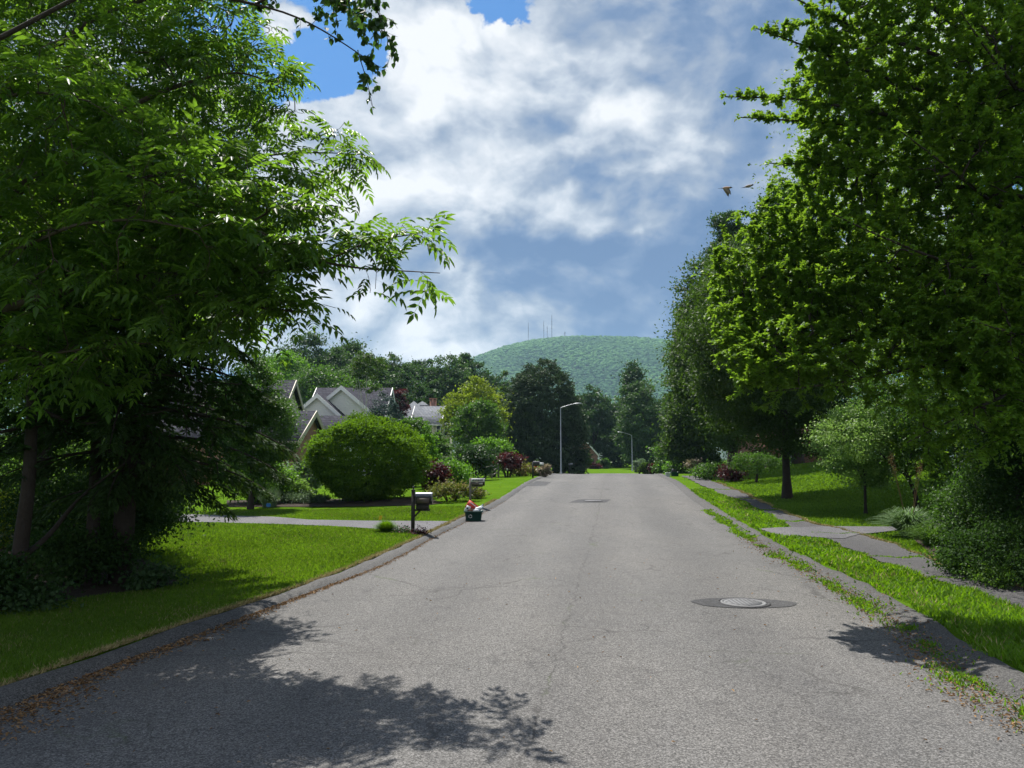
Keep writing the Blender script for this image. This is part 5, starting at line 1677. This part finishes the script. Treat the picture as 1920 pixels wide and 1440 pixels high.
# recycling tub at the kerb
b = W(888, 981); b[2] = float(road_z(b[0], b[1])) + .008
s = pxm(b[1]); bx_, by_, bz_ = b
t = thing('recycling_bin', 'dark green recycling tub with a white emblem, overflowing beside the grey mailbox', 'bin', b)


def tub(par, x, y, z, L, D, H, mat, name='tub'):
    mb = MB(); n = 28
    def ring(fx, zz, inset=0.):
        an = np.arange(n) * 2 * math.pi / n
        ca, sa = np.cos(an), np.sin(an)
        e = .28
        return np.stack([x + (L / 2 * fx - inset) * np.sign(ca) * np.abs(ca) ** e, y + (D / 2 * fx - inset) * np.sign(sa) * np.abs(sa) ** e, np.full(n, z + zz)], 1)
    rs = [ring(.84, 0), ring(.97, H * .86), ring(1.06, H * .87), ring(1.07, H), ring(1.0, H), ring(.95, H * .86), ring(.80, .03)]
    mb.add(np.concatenate(rs), [[i * n + j, i * n + (j + 1) % n, (i + 1) * n + (j + 1) % n, (i + 1) * n + j] for i in range(6) for j in range(n)])
    mb.poly(rs[0][::-1]); mb.poly(rs[-1])
    return mb.build(name, M[mat], par)


tb_o = tub(t, bx_, by_, bz_, 33 * s, .40, 17.5 * s, 'binplastic')
em = MB()
yf = by_ - .40 / 2 * .915 - .006
for k in range(3):
    a0 = k * 2 * math.pi / 3 + .2
    q = np.linspace(a0, a0 + 1.35, 9)
    ctr = (bx_ - 5.5 * s, bz_ + 8.2 * s)
    for r0_, r1_, rng_ in ((3.3 * s, 2.3 * s, q),):
        for i in range(8):
            em.poly([(ctr[0] + rr * math.cos(a), yf - .012 * ((ctr[1] + rr * math.sin(a) - bz_) / (17 * s)) * 2, ctr[1] + rr * math.sin(a)) for rr, a in ((r0_, q[i]), (r0_, q[i + 1]), (r1_, q[i + 1]), (r1_, q[i]))])
    ae = a0 + 1.35
    em.poly([(ctr[0] + rr * math.cos(a), yf - .012 * ((ctr[1] + rr * math.sin(a) - bz_) / (17 * s)) * 2, ctr[1] + rr * math.sin(a)) for rr, a in ((4.0 * s, ae), (2.8 * s, ae + .45), (1.6 * s, ae))])
em.build('emblem', M['white'], tb_o)


def carton(name, label, c, size, rz, tilt, mat, extra=None):
    o = thing(name, label, 'recycling', c)
    mb = MB(); mb.box(c, size, rz, tilt); mb.build('carton', M[mat], o)
    if extra: 
        for nm, cc, sz, mt in extra:
            q = MB(); q.box(cc, sz, rz, tilt); q.build(nm, M[mt], o)
    return o


zt = bz_ + 17 * s
c = np.array([bx_ - 3.5 * s, by_, zt + 8.5 * s])
carton('cardboard_box', 'red cardboard box stuck slantwise in the recycling tub', c, (20 * s, .07, 15 * s), .15, ((0, 1, 0), .62), 'redcard', [('print', c + np.array([3 * s, -.037, 3.4 * s]), (14 * s, .004, 1.4 * s), 'whitepaper')])
c = np.array([bx_ - 11 * s, by_ - .05, zt + 4.6 * s])
carton('cardboard_box', 'white printed carton leaning at the left end of the tub', c, (8 * s, .10, 11 * s), .3, ((0, 1, 0), .42), 'whitepaper', [('print', c + np.array([0, -.053, 1 * s]), (3.5 * s, .004, 3.5 * s), 'ink')])
c = np.array([bx_ - 5 * s, by_ - .09, zt + 1.2 * s])
carton('cardboard_box', 'brown carton low at the front of the tub', c, (11 * s, .09, 6 * s), -.2, ((0, 1, 0), -.35), 'brownpaper')


def bottle(label, c, L, r0, ax, mat):
    o = thing('plastic_bottle', label, 'bottle', c)
    ax = np.asarray(ax, float); ax /= np.linalg.norm(ax)
    mb = MB(); q = [0, .02, .08, .62, .80, .86]
    mb.tube([np.array(c) + ax * L * k for k in q], [r0 * .8, r0, r0, r0, r0 * .42, r0 * .36], 12); mb.build('bottle', M[mat], o, True)
    mb = MB(); mb.tube([np.array(c) + ax * L * k for k in (.862, .95)], [r0 * .42, r0 * .42], 10); mb.build('cap', M['bluepaint'], o, True)


bottle('big white plastic jug lying on top of the tub', (bx_ + 3 * s, by_ - .08, zt + 2.6 * s), .26, .055, (1, .05, .32), 'whitepaper')
bottle('pale plastic bottle at the right end of the tub', (bx_ + 9.5 * s, by_ + .02, zt + .5 * s), .24, .045, (.55, 0, .8), 'clearplastic')
bottle('white plastic bottle across the front of the tub', (bx_ - .5 * s, by_ - .12, zt + .8 * s), .22, .042, (1, -.1, .08), 'whitepaper')

# the other household's tubs, far right
b = W(1265, 893); sx = pxm(b[1])
t = thing('recycling_bin', 'dark green tub piled with dark things on the far right verge', 'bin', b)
tub(t, b[0], b[1], b[2] + .005, 15 * sx, .40, 8 * sx, 'binplastic')
mb = MB(); mb.box((b[0] - 1.5 * sx, b[1] - .01, b[2] + 10.4 * sx), (7 * sx, .2, 6 * sx), .2, ((0, 1, 0), .2)); o = mb.build('cardboard_box', M['black'])
tag(o, 'black box standing up out of the far right tub', 'recycling')
b2 = W(1252.5, 894)
t = thing('plastic_tub', 'pale see-through crate beside the far right green tub', 'crate', b2)
tub(t, b2[0], b2[1], b2[2] + .005, 8.6 * sx, .34, 7.4 * sx, 'clearplastic')

# manhole covers and road patches
def road_sheet(name, px, lift, mat, n=1):
    w = [on_road(*p) for p in px]
    w = np.array([(p[0], p[1], float(road_z(p[0], p[1])) + lift) for p in w])
    tag(MB().poly(w[::-1] if False else w).build(name, mat), kind='structure')
    return w


def disc(c, rx, ry, lift, n=40, wob=0.):
    a = np.arange(n) * 2 * math.pi / n
    k = 1 + wob * np.sin(a * 3 + 1) + wob * .6 * np.sin(a * 7)
    x, y = c[0] + rx * k * np.cos(a), c[1] + ry * k * np.sin(a)
    return np.stack([x, y, road_z(x, y) + lift], 1)


def manhole(px, label, R_, prx, pry, square=None):
    c = on_road(*px)
    if square is None:
        tag(MB().poly(disc(c, prx, pry, .006, 40, .035)).build('road_patch', M['patch']), kind='structure')
    else:
        road_sheet('road_patch', square, .006, M['patch'])
    z = float(road_z(c[0], c[1]))
    t = thing('manhole_cover', label, 'manhole cover', (c[0], c[1], z))
    mb = MB(); mb.lathe((c[0], c[1], z), [(R_ + .05, -.02), (R_ + .05, .013), (R_ + .012, .015), (R_ + .012, .006)], 40); mb.build('frame', M['patch'], t)
    mb = MB(); mb.lathe((c[0], c[1], z), [(R_, -.01), (R_, .015), (R_ - .03, .017), (R_ - .03, .013), (R_ - .06, .013), (R_ - .06, .017), (.02, .017)], 40)
    for i in range(-4, 5):
        for j in range(-4, 5):
            if i * i + j * j < 17: mb.box((c[0] + i * .055, c[1] + j * .055, z + .018), (.028, .028, .006))
    mb.build('cover', M['iron'], t)


manhole((1394, 1134), 'round iron manhole cover in a dark oval patch on the near right of the road', .29, .68, .34)
manhole((1112, 941), 'far iron manhole cover set in a dark rectangular patch mid-road', .32, 0, 0, [(1066, 944.2), (1136, 943.8), (1146, 938.2), (1084, 938.2)])
road_sheet('road_patch', [(985, 911.5), (1023, 911), (1034, 904.5), (1006, 902)], .006, M['patch'])

# split-rail fence corner
b = W(922, 897); s = pxm(b[1]); x, y, z = b
t = thing('rail_fence', 'corner of a grey split-rail fence below the dark rounded shrub', 'fence', b)
for dx, dy in ((-13, .6), (0, 0), (12, .9)):
    mb = MB(); mb.tube([(x + dx * s, y + dy, z - .1), (x + dx * s, y + dy, z + .85)], [.06, .05], 6); mb.build('post', M['greywood'], t)
for h in (.25, .5, .74):
    mb = MB(); mb.tube([(x - 14 * s, y + .6, z + h - .12), (x + 1 * s, y - .04, z + h + .02)], [.045, .04], 6); mb.build('rail', M['greywood'], t)
    mb = MB(); mb.tube([(x - 1 * s, y - .06, z + h - .10), (x + 13 * s, y + .9, z + h + .16)], [.045, .04], 6); mb.build('rail', M['greywood'], t)

# little signs
b = W(503.5, 954); s = pxm(b[1])
t = thing('garden_sign', 'small blue sign on a stake in the driveway bed', 'sign', b)
mb = MB(); mb.box((b[0], b[1], b[2] + 4 * s), (1.5 * s, .02, 10 * s)); mb.build('stake', M['greywood'], t)
mb = MB(); mb.prism([(b[0] + k * s, b[1] - .03, b[2] + h * s) for k, h in ((-4.2, 5), (-3, 3.6), (3, 3.6), (4.2, 5), (4.2, 9), (3, 10), (-3, 10), (-4.2, 9))], (0, .018, 0)); mb.build('board', M['bluepaint'], t)
b = W(713, 986); s = pxm(b[1])
t = thing('marker_flag', 'little yellow marker flag behind the round grass tuft', 'flag', b)
mb = MB(); mb.tube([(b[0], b[1], b[2] - .05), (b[0], b[1], b[2] + 18 * s)], .004, 5); mb.build('wire', M['galv'], t)
mb = MB(); mb.prism([(b[0] - 3.2 * s, b[1] - .01, b[2] + 11 * s), (b[0] + 2.4 * s, b[1] - .01, b[2] + 11.8 * s), (b[0] + 3.4 * s, b[1] - .01, b[2] + 19 * s), (b[0] - 2 * s, b[1] - .01, b[2] + 18.2 * s)], (0, -.004, 0)); mb.build('flag', M['yellowflag'], t)


# ornamental grasses
def grass_clump(name, label, cat, b, n, h, spread, arch, mat, seed, w=.006, r0=.15, plumes=0):
    r = np.random.default_rng(seed)
    t = thing(name, label, cat, b)
    a = r.random(n) * 6.283; d = np.stack([np.cos(a), np.sin(a), np.zeros(n)], 1)
    hh = h * (.55 + .5 * r.random(n)); sp = spread * (.2 + .9 * r.random(n))
    hh = hh * (1 - .45 * np.clip(sp / (1.1 * spread), 0, 1) ** 2)
    o = np.array(b) + d * (r0 * np.sqrt(r.random(n)))[:, None] - np.array([0, 0, .02])
    sd = np.cross(d, [0, 0, 1.]) + r.normal(size=(n, 3)) * .15
    q = np.linspace(0, 1, 6)
    vs = []
    for i, k in enumerate(q):
        c = o + d * (sp * k ** 1.7)[:, None] + np.array([0, 0, 1.]) * (hh * (k - arch * k ** 3))[:, None]
        ww = w * (1.0 - .85 * k)
        vs += [c - sd * ww, c + sd * ww]
    v = np.stack(vs, 1)
    f = np.array([[2 * i, 2 * i + 1, 2 * i + 3, 2 * i + 2] for i in range(5)])
    tint = np.clip(.45 + r.normal(size=n) * .28, 0, 1)
    mb = MB(); mb.add(v.reshape(-1, 3), (f[None] + (np.arange(n) * 12)[:, None, None]).reshape(-1, 4), np.repeat(tint, 12))
    mb.build('foliage', M[mat], t)
    if plumes:
        pm = MB()
        for k in range(plumes):
            a = r.random() * 6.283; e = np.array(b) + np.array([math.cos(a) * spread * .4, math.sin(a) * spread * .4, h * (1.15 + .25 * r.random())])
            pm.tube([np.array(b), (np.array(b) * .4 + e * .6) + np.array([0, 0, .05]), e], .004, 4)
            m_ = 50
            leaves(pm, e + r.normal(size=(m_, 3)) * np.array([.03, .03, .09]), r.normal(size=(m_, 3)) + np.array([0, 0, .6]), r.normal(size=(m_, 3)), .03, .3, .05, .7)
        pm.build('plume', M['litter'], t)
    return t


b = W(724, 998); grass_clump('grass_tuft', 'round bright grass tuft at the end of the left driveway', 'plant', b, 2600, .46, .30, .30, 'verge', 5, .006, .06)
b = W(505, 951); grass_clump('ornamental_grass', 'upright blue-grey grass clump behind the small blue sign', 'plant', b, 900, .95, .30, .1, 'silver', 6, .009, .25)
b = W(1728, 1012); b2 = b + np.array([0, .5, 0])
grass_clump('ornamental_grass', 'arching striped grass beside the right sidewalk', 'plant', b2, 900, 1.35, .80, .50, 'reed', 8, .016, .16, 6)
b3 = W(1790, 1030) + np.array([0, .6, 0]); b3[2] = float(G(b3[0], b3[1]))
grass_clump('ornamental_grass', 'darker grass clump right of the arching striped grass', 'plant', b3, 700, 1.0, .6, .5, 'weed', 9, .012, .25)
b = P(1085, 880, 90); b[2] = float(G(b[0], 90.)); grass_clump('ornamental_grass', 'pale far grass clump at the foot of the big dark dome', 'plant', b, 500, .7, .45, .3, 'reed', 10, .02, .2)

for u, v, lb, n in ((757, 1000, 'low dark plants with pinkish flowers left of the black mailbox post', 500), (786, 1003, 'low dark flowering plants right of the black mailbox post', 420)):
    b = W(u, v); r = np.random.default_rng(int(u))
    t = thing('flower_clump', lb, 'flowers', b)
    p = b + r.normal(size=(n, 3)) * np.array([.12, .10, 0]) + np.array([0, 0, 1.]) * (np.abs(r.normal(size=n)) * .07)[:, None]
    mb = MB(); leaves(mb, p, r.normal(size=(n, 3)) + np.array([0, 0, .6]), r.normal(size=(n, 3)) + np.array([0, 0, .7]), .05, .5, .1, .3 + r.normal(size=n) * .25); mb.build('foliage', M['plum' if u > 770 else 'deep'], t)
    k = r.random(n) < .10
    mb = MB(); leaves(mb, p[k] + np.array([0, 0, .03]), r.normal(size=(k.sum(), 3)), r.normal(size=(k.sum(), 3)) + np.array([0, 0, 1.]), .032, .9, .05, .6); mb.build('blossom', M['flower'], t)

# radio masts on the hill
M['mast'] = plain('mast_steel', (.16, .14, .15), .6, .3, .1)
def mast(u, vtop, Yp, label, wid, arms=()):
    p = P(u, vtop, Yp); x = p[0]; z0 = float(hill_z(np.array(x), np.array(Yp))) ; h = p[2] - z0
    t = thing('radio_mast', label, 'mast', (x, Yp, z0), 'masts on the hilltop')
    mb = MB(); n = max(6, int(h / 4)); c = [(x + wid * math.cos(a), Yp + wid * math.sin(a)) for a in (-.5, 1.6, 3.7)]
    for cx_, cy_ in c: mb.tube([(cx_, cy_, z0 - 2), (cx_ * .6 + x * .4, cy_ * .6 + Yp * .4, z0 + h * .93)], wid * .22, 4)
    for i in range(n):
        za, zb_ = z0 + h * .93 * i / n, z0 + h * .93 * (i + 1) / n
        ka, kb = 1 - .4 * i / n, 1 - .4 * (i + 1) / n
        for j in range(3):
            a, b_ = c[j], c[(j + 1) % 3]
            mb.tube([(x + (a[0] - x) * ka, Yp + (a[1] - Yp) * ka, za), (x + (b_[0] - x) * kb, Yp + (b_[1] - Yp) * kb, zb_)], wid * .12, 3)
    mb.build('lattice', M['mast'], t)
    mb = MB(); mb.tube([(x, Yp, z0 + h * .9), (x, Yp, z0 + h)], [wid * .3, wid * .12], 5)
    mb.build('antenna', M['mast'], t)
    for f in arms:
        mb = MB(); mb.box((x, Yp, z0 + h * f), (wid * 4, wid, wid * 1.2)); mb.build('crossarm', M['mast'], t)


mast(990.5, 603, 1860, 'lone radio mast left of the group on the hilltop', .75, (.7,))
mast(1019.5, 600, 1860, 'left one of the close group of radio masts', .8, (.5, .75))
mast(1026, 610, 1850, 'short radio mast in the middle of the close group', .75, (.6, .8))
mast(1034.5, 588, 1860, 'tallest radio mast, at the right of the close group', .85, (.45, .7))
mast(1059, 621, 1840, 'stubby mast right of the tallest one', .9, (.7, .85))

# ================================================================== BIRDS
def bird(label, c, L, yaw, pitch, spread):
    t = thing('bird', label, 'bird', c)
    mb = MB()
    n = 12
    st = [(-.50, .004, .018, -.012), (-.30, .010, .030, -.008), (-.20, .028, .034, 0), (-.08, .075, .070, 0), (.08, .100, .092, -.004), (.20, .088, .085, 0), (.28, .060, .062, .012), (.34, .062, .062, .022), (.40, .050, .050, .024), (.44, .018, .018, .018), (.50, .003, .003, .012)]
    rings = [np.stack([np.full(n, x), w * np.cos(np.arange(n) * 2 * math.pi / n), z + h * np.sin(np.arange(n) * 2 * math.pi / n)], 1) for x, h, w, z in [(a, b_, c_, d) for a, b_, c_, d in st]]
    V = [np.concatenate(rings)]; F = [[i * n + j, i * n + (j + 1) % n, (i + 1) * n + (j + 1) % n, (i + 1) * n + j] for i in range(len(st) - 1) for j in range(n)]
    V = V[0]
    tint = np.repeat([.05, .05, .3, .6, .8, .75, .5, .05, .05, .1, .2], n)
    allv = [V]; allf = [F]; tt = [tint]
    base = len(V)
    for sg in (-1, 1):
        # wing: root chord to tip, closed thin surface with a fingered trailing edge
        ks = np.linspace(0, 1, 7)
        le, te = [], []
        for k in ks:
            if spread == 'down':
                y = sg * (.05 + .14 * k); z = -.02 - .50 * k
                xl_, xt_ = .20 + .06 * math.sin(k * 3) + .02 * k, -.14 + .28 * k + .10 * k * k
            else:
                y = sg * (.06 + .03 * math.sin(k * 3.1)); z = .045 - .07 * k
                xl_, xt_ = .20 - .36 * k, -.02 - .34 * k
            le.append((xl_, y, z)); te.append((xt_, y + sg * .01, z - .01 if spread == 'down' else z - .06 * (1 - k)))
        up = np.array(le + te); dn = up.copy(); dn[:, 1] -= sg * .016
        v = np.concatenate([up, dn]); m = len(ks)
        f = []
        for i in range(m - 1):
            f.append([i, i + 1, m + i + 1, m + i]); o2 = 2 * m
            f.append([o2 + i, o2 + m + i, o2 + m + i + 1, o2 + i + 1])
            f.append([i, o2 + i, o2 + i + 1, i + 1]); f.append([m + i, m + i + 1, o2 + m + i + 1, o2 + m + i])
        f.append([m - 1, 3 * m - 1, 4 * m - 1, 2 * m - 1])
        allv.append(v); allf.append([[q + base for q in x] for x in f]); tt.append(np.concatenate([np.full(m, .12), np.full(m, .42)] * 2)); base += len(v)
    v = np.concatenate(allv) * L
    cp, sp_ = math.cos(pitch), math.sin(pitch)
    v = np.stack([v[:, 0] * cp - v[:, 2] * sp_, v[:, 1], v[:, 0] * sp_ + v[:, 2] * cp], 1)
    cy, sy = math.cos(yaw), math.sin(yaw)
    v = np.stack([v[:, 0] * cy - v[:, 1] * sy, v[:, 0] * sy + v[:, 1] * cy, v[:, 2]], 1) + np.asarray(c)
    mb.add(v, sum(allf, []), np.concatenate(tt) * (1 if spread == 'down' else .5))
    mb.build('body', M['bird'], t, True)


m_, N_, b_, o_ = new_mat('bird_feathers')
at_ = N_.n('ShaderNodeAttribute', attribute_name='tint')
N_.set(b_.inputs['Base Color'], N_.ramp(at_.outputs['Fac'], [(0, (.03, .033, .042)), (.14, (.10, .09, .09)), (.42, (.38, .30, .25)), (.62, (.50, .30, .20)), (1, (.60, .32, .18))]))
b_.inputs['Roughness'].default_value = .7
M['bird'] = m_
bird('brown-breasted bird flying with its wings beating down, left one of two', P(1360, 352.5, 12.5), .27, .10, .07, 'down')
bird('grey-brown bird gliding with folded wings, ahead of the other', P(1401.5, 349.5, 12.8), .27, .15, .26, 'fold')
# ================================================================== AIR, SKY, SUN, CAMERA
SUN_EL, SUN_AZ = 59., -21.       # degrees above the horizon / left of straight ahead
m, N, b, out = new_mat('air')
N.nt.nodes.remove(b)
vp = N.n('ShaderNodeVolumePrincipled')
vp.inputs['Color'].default_value = (.52, .78, 1.0, 1); vp.inputs['Density'].default_value = .00013; vp.inputs['Anisotropy'].default_value = .25
N.nt.links.new(vp.outputs[0], out.inputs['Volume'])
mb = MB(); mb.box((0, 2480, 190), (5600, 5300, 440))
hz = mb.build('haze', m); tag(hz, kind='stuff')

w = bpy.data.worlds.new('World'); sc.world = w; w.use_nodes = True
nt = w.node_tree; nt.nodes.clear(); N = NT(nt)
out = N.n('ShaderNodeOutputWorld'); bg = N.n('ShaderNodeBackground')
STR = .10
bg.inputs[1].default_value = STR
nt.links.new(bg.outputs[0], out.inputs[0])
sky = N.n('ShaderNodeTexSky'); sky.sky_type = 'NISHITA'; sky.sun_disc = False
sky.sun_elevation = R(SUN_EL); sky.sun_rotation = R(SUN_AZ); sky.air_density = 1.0; sky.dust_density = .6; sky.ozone_density = 3.0
tc = N.n('ShaderNodeTexCoord'); dirv = tc.outputs['Generated']
nrm = N.n('ShaderNodeVectorMath', operation='NORMALIZE'); N.set(nrm.inputs[0], dirv); D = nrm.outputs[0]
sp = N.n('ShaderNodeSeparateXYZ'); N.set(sp.inputs[0], D)
az0 = N.m('ARCTAN2', sp.outputs[0], sp.outputs[1]); el0 = N.m('ARCSINE', sp.outputs[2])
wob = N.n('ShaderNodeSeparateColor'); N.set(wob.inputs[0], N.noise(N.vmul(D, (1., 1., 1.6)), 6.5, 6, .6, 0, 'Color'))
az = N.m('ADD', az0, N.m('MULTIPLY', N.m('SUBTRACT', wob.outputs[0], .5), .22)); el = N.m('ADD', el0, N.m('MULTIPLY', N.m('SUBTRACT', wob.outputs[1], .5), .13))


def ae(u, v):
    d = ray(u, v); d = d / np.linalg.norm(d)
    return math.atan2(d[0], d[1]), math.asin(d[2])


def blob(u, v, su, sv, amp):
    a0, e0 = ae(u, v)
    x = N.m('DIVIDE', N.m('SUBTRACT', az, a0), su / FPX); y = N.m('DIVIDE', N.m('SUBTRACT', el, e0), sv / FPX)
    q = N.m('ADD', N.m('MULTIPLY', x, x), N.m('MULTIPLY', y, y))
    return N.m('MULTIPLY', N.m('EXPONENT', N.m('MULTIPLY', q, -1.)), amp)


def total(lst):
    s = None
    for x in lst:
        k = blob(*x)
        s = k if s is None else N.m('ADD', s, k)
    return s


wvec = N.vmul(D, (1., 1., 1.4))
warp = N.noise(wvec, 4.0, 4, .55, 0, 'Color')
wv = N.vadd(wvec, N.vmul(N.vadd(warp, (-.5, -.5, -.5)), (.10, .10, .10)))
def billow(vec, scale):
    return N.m('ABSOLUTE', N.m('SUBTRACT', N.m('MULTIPLY', N.noise(vec, scale, 5, .5), 2.), 1.))


def dens(vec):
    q = N.m('ADD', N.m('MULTIPLY', N.noise(vec, 4.6, 8, .50), .66), N.m('MULTIPLY', N.noise(vec, 12., 6, .50), .26))
    return N.m('ADD', q, N.m('ADD', N.m('MULTIPLY', billow(vec, 7.5), .22), N.m('MULTIPLY', billow(vec, 19.), .10)))


d0 = dens(wv)
d1 = dens(N.vadd(wv, (-.016, .0, .040)))          # the same field a little nearer the sun
front = [(200, 250, 330, 230, .20), (300, 560, 260, 120, .2), (1150, 230, 560, 330, .34), (800, 330, 220, 190, .20), (760, 60, 90, 130, .20), (950, 130, 130, 80, .12), (520, 40, 85, 50, .34), (640, 600, 220, 56, .36), (900, 570, 130, 100, .26), (830, 664, 130, 26, .30), (1200, 540, 300, 170, .42), (640, 300, 110, 110, .22), (1100, 640, 400, 60, .20), (1500, 200, 400, 320, .12),
         (590, 115, 160, 95, -.48), (915, 25, 50, 40, -.30), (735, 120, 40, 60, -.16), (780, 570, 50, 26, -.34), (760, 676, 110, 15, -.30), (1260, 590, 80, 36, -.10), (560, 350, 70, 90, -.14)]
cov = N.m('ADD', N.m('ADD', d0, total(front)), N.rng(N.m('ABSOLUTE', az0), 1.0, 1.9, 0, .10))  # last term: extra cloud added out of view for whiter ambient light
mask = N.rng(cov, .535, .60)
relief = N.m('SUBTRACT', d0, d1)
lit = N.m('ADD', N.m('MULTIPLY', relief, 3.4), .56)
br = [(800, 200, 240, 180, .30), (690, 320, 190, 150, .26), (780, 40, 90, 90, .34), (930, 130, 150, 70, .16), (640, 600, 230, 60, .40), (860, 668, 130, 30, .40), (905, 550, 70, 56, .34), (1130, 170, 160, 34, .14), (1170, 120, 90, 40, .14), (1260, 290, 66, 46, .34), (950, 265, 70, 26, .26), (1100, 285, 70, 26, .22), (930, 360, 190, 60, .20), (1150, 418, 140, 22, .26), (520, 40, 100, 60, .40), (870, 490, 56, 36, .28),
      (1070, 480, 240, 66, -.40), (1020, 540, 150, 60, -.18), (1180, 590, 240, 70, -.44), (1330, 600, 200, 80, -.2), (900, 455, 110, 30, -.16), (1290, 70, 210, 50, -.30), (1480, 110, 170, 130, -.16), (1080, 325, 160, 20, -.16), (1200, 350, 160, 30, -.16), (830, 215, 90, 22, -.12), (800, 640, 100, 14, -.22), (1350, 480, 120, 120, -.20), (1150, 225, 140, 24, -.14)]
lit = N.m('ADD', lit, total(br))
lit = N.m('ADD', lit, N.m('MULTIPLY', N.m('SUBTRACT', N.noise(N.vadd(wvec, (3.1, 1.7, .4)), 5.0, 4, .5), .5), 1.5))
lit = N.m('ADD', lit, N.rng(N.m('ABSOLUTE', az0), 1.1, 2.0, 0, 1.1))  # unseen clouds behind the camera brightened to lift the shaded faces
lit = N.m('SUBTRACT', lit, N.m('MULTIPLY', N.rng(cov, .72, 1.1), .10))
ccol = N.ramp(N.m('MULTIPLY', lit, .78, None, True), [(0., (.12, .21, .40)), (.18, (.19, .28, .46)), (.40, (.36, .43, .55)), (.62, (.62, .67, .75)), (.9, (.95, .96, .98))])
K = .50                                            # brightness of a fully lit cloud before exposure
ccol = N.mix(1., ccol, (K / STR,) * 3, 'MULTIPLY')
blue = N.mix(1., sky.outputs[0], (.18, .40, .60), 'MULTIPLY')
# nearly full cloud kept behind the camera, unseen, to whiten the shadow light
ahead = N.rng(N.m('ABSOLUTE', az0), 1.2, 1.9, 1, 0)
mask = N.m('MULTIPLY', mask, N.m('ADD', N.m('MULTIPLY', ahead, .1), .9))
up_ = N.rng(sp.outputs[2], -.02, .02)
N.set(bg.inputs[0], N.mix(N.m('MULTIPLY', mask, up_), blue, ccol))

sun = bpy.data.lights.new('sun', 'SUN'); sun.energy = 4.4; sun.angle = R(.5); sun.color = (1., .955, .88)
so = link(bpy.data.objects.new('sun', sun))
a_, e_ = R(SUN_AZ), R(SUN_EL)
sdir = Vector((math.sin(a_) * math.cos(e_), math.cos(a_) * math.cos(e_), math.sin(e_)))
so.rotation_euler = sdir.to_track_quat('Z', 'Y').to_euler()
so.location = (0, 0, 60)

cam = bpy.data.cameras.new('camera'); co = link(bpy.data.objects.new('camera', cam))
cam.sensor_fit = 'HORIZONTAL'; cam.sensor_width = 36; cam.lens = 36 * FPX / 1920
cam.clip_start = .1; cam.clip_end = 20000
co.location = (0, 0, CH); co.rotation_euler = (R(90) + PITCH, 0, 0)
sc.camera = co

vs = sc.view_settings
sc.display_settings.display_device = 'sRGB'
vs.view_transform = 'Standard'; vs.look = 'None'; vs.gamma = 1; vs.exposure = 1.0
c = sc.cycles
c.max_bounces = 7; c.diffuse_bounces = 3; c.glossy_bounces = 2; c.transmission_bounces = 4; c.transparent_max_bounces = 4; c.volume_bounces = 0
c.caustics_reflective = False; c.caustics_refractive = False
c.sample_clamp_indirect = 6
c.use_denoising = True
